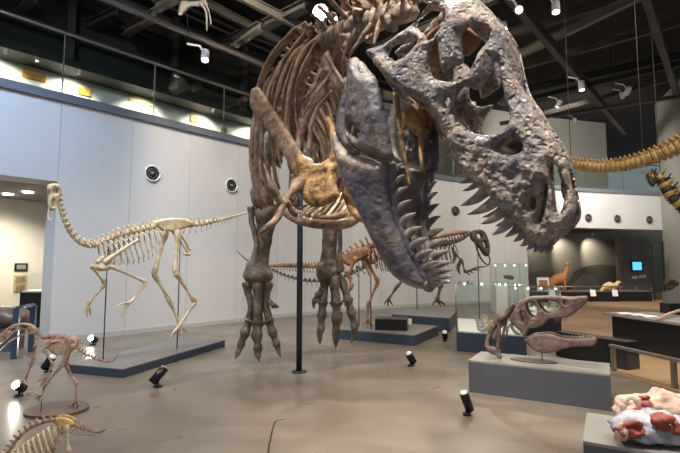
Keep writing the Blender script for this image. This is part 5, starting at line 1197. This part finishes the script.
c = P(4, 318, 8.2); o = thing('boulder_fossil', 'rounded brown fossil boulder on stand inside the left doorway', 'fossil', (c.x, c.y, 0))
mb = MB().ball(c, (.5, .3, .22), 20, 14).rough(.06, 4); mb.build('boulder', 'oval_wood', o); MB().box((c.x, c.y, (c.z - .15) / 2), (.5, .4, c.z - .15)).build('stand', 'plinth_side', o, smooth=False)
a, b = G(36, 351), G(45, 344)
o = thing('barrier_rail', 'blue-grey metal barrier rail beside the left doorway', 'railing', a)
for v, w_ in ((G(13, 361), .9), (G(28, 352), .9), (G(45, 341), .9)): pass
a, b = G(14, 359), G(31, 352); 
for v in (a, b): MB().box((v.x, v.y, .4), (.10, .04, .8)).build('post', 'platform_paint', o, smooth=False)
MB().tube([Vector((a.x, a.y, .81)), Vector((b.x, b.y, .81))], [.03, .03], n=8).build('top_rail', 'platform_paint', o)
# ------------------------------------------------------------------ floor lamps
def can(px, py, label, hgt, lean, lit=False, aim=None, watts=0, r=.055):
    b = G(px, py); D = b.y; o = thing('floor_spotlight', label, 'lamp', b, 'floor spotlights')
    MB().cyl(b, b + Vector((0, 0, .02)), r * .9, n=16).build('foot', 'black_metal', o)
    MB().cyl(b + Vector((0, 0, .02)), b + Vector((0, 0, .07)), .012, n=8).build('stem', 'black_metal', o)
    d = Vector(lean).normalized(); c = b + Vector((0, 0, .05 + hgt * .42)) + d * 0
    MB().cyl(c - d * hgt / 2, c + d * hgt / 2, r, n=20).build('barrel', 'black_metal', o)
    MB().cyl(c + d * hgt / 2, c + d * (hgt / 2 + .006), r * .86, n=20).build('lens', 'lamp_glow' if lit else 'white_paint', o)
    if watts:
        l = bpy.data.lights.new('beam', 'SPOT'); l.energy = watts; l.spot_size = 1.3; l.spot_blend = .7; l.color = (1, .92, .8); l.shadow_soft_size = .05
        lo = bpy.data.objects.new('beam', l); COL.objects.link(lo); lo.parent = o; lo.location = c + d * (hgt / 2 + .03) - b; lo.rotation_euler = d.to_track_quat('-Z', 'Y').to_euler()
can(158, 387, 'black tilted floor spotlight left of the clawed feet', .22, (.6, .5, .8))
can(411, 366, 'black floor spotlight with bright rim right of the steel post', .17, (-.45, -.3, .75))
can(467, 415, 'black floor spotlight before the skull plinth, nearest the camera', .20, (-.35, -.25, .9), r=.045)
can(445, 341, 'small black floor spotlight near the long dark platform', .16, (-.2, -.6, .8))
can(19, 396, 'glaring floor spotlight at left beside the small skeleton', .13, (-.1, -.75, .5), True, watts=60, r=.05)
can(93, 345, 'glaring floor spotlight against wall behind the long platform', .14, (-.15, -.8, .4), True, watts=90, r=.06)
can(48, 372, 'black unlit floor spotlight behind the small skeleton', .2, (.55, -.1, .7))
# floor crack
mb = MB(); q = [G(x, y, .003) for x, y in ((266, 470), (269, 447), (271, 436), (273, 428), (276, 421), (284, 419))]; mb.tube(q, [(.003, .009)] * 6, n=6, k=4); mb.rough(.01, 9); mb.v = [Vector((v.x, v.y, min(max(v.z, .0005), .005))) for v in mb.v]; struct('trim_4', mb, 'jaw_crack')
# ------------------------------------------------------------------ visitor on the far gallery
vx = P(437, 178, 17.6); vz = ZT
def person(name, label, base, face):
    o = thing(name, label, 'person', base)
    def skin(nm, vs, es, rs, m, sub=1):
        me = bpy.data.meshes.new(nm); me.from_pydata([Vector(v) for v in vs], es, []); me.materials.append(MATS[m]); b_ = bpy.data.objects.new(nm, me); COL.objects.link(b_); b_.parent = o
        md = b_.modifiers.new('skin', 'SKIN'); md.use_smooth_shade = True
        for i, r_ in enumerate(rs): me.skin_vertices[0].data[i].radius = r_ if isinstance(r_, tuple) else (r_, r_); 
        me.skin_vertices[0].data[0].use_root = True
        b_.modifiers.new('sub', 'SUBSURF').levels = sub; b_.modifiers['sub'].render_levels = sub; return b_
    V_ = [(0, 0, .92), (0, 0, 1.12), (0, 0, 1.34), (0, 0, 1.47), (0, 0, 1.54), (0, -.01, 1.66), (-.10, 0, .86), (-.11, -.01, .48), (-.11, .02, .08), (-.11, -.12, .04), (.10, 0, .86), (.12, -.04, .48), (.12, 0, .08), (.12, -.14, .04),
          (-.2, 0, 1.40), (-.26, .02, 1.12), (-.22, -.14, .92), (.2, 0, 1.40), (.26, .02, 1.12), (.2, -.16, .95)]
    E_ = [(0, 1), (1, 2), (2, 3), (3, 4), (4, 5), (0, 6), (6, 7), (7, 8), (8, 9), (0, 10), (10, 11), (11, 12), (12, 13), (2, 14), (14, 15), (15, 16), (2, 17), (17, 18), (18, 19)]
    R_ = [(.15, .11), (.14, .10), (.17, .11), .06, .055, (.08, .10), .085, .06, .04, .035, .085, .06, .04, .035, .055, .042, .03, .055, .042, .03]
    skin('body', V_, E_, R_, 'skin')
    skin('trousers', [(0, 0, .93), (-.10, 0, .86), (-.11, -.01, .48), (-.11, .02, .09), (.10, 0, .86), (.12, -.04, .48), (.12, 0, .09)], [(0, 1), (1, 2), (2, 3), (0, 4), (4, 5), (5, 6)], [(.165, .125), .10, .075, .06, .10, .075, .06], 'trouser')
    skin('shirt', [(0, 0, .96), (0, 0, 1.15), (0, 0, 1.38), (-.2, 0, 1.40), (-.265, .02, 1.12), (.2, 0, 1.40), (.265, .02, 1.12)], [(0, 1), (1, 2), (2, 3), (3, 4), (2, 5), (5, 6)], [(.165, .125), (.155, .115), (.185, .125), .07, .055, .07, .055], 'shirt')
    MB().ball(Vector(base) + Vector((0, .015, 1.69)), (.095, .11, .10), 14, 10).build('hair', 'black_paint', o)
    return o
person('person', 'visitor in dark trousers standing behind the far gallery glass, between the jaws', (vx.x, 18.6, ZT), 0)

spot(0, 0, 0, (5.2, 7.4, .6), 650, 40, 'added spotlight aimed at the booklets on the black counter', pos=(4.2, 4.6, 6.), col=NEUT, size=.1)  # extra spotlight out of frame, added to brighten the booklets
w = bpy.data.worlds.new('world'); scn.world = w; w.use_nodes = True
w.node_tree.nodes['Background'].inputs[0].default_value = (.80, .88, 1, 1); w.node_tree.nodes['Background'].inputs[1].default_value = .16
scn.view_settings.view_transform = 'Standard'; scn.view_settings.look = 'None'; scn.view_settings.gamma = 1; scn.view_settings.exposure = .85
scn.cycles.max_bounces = 8; scn.cycles.transparent_max_bounces = 16; scn.cycles.sample_clamp_indirect = 6
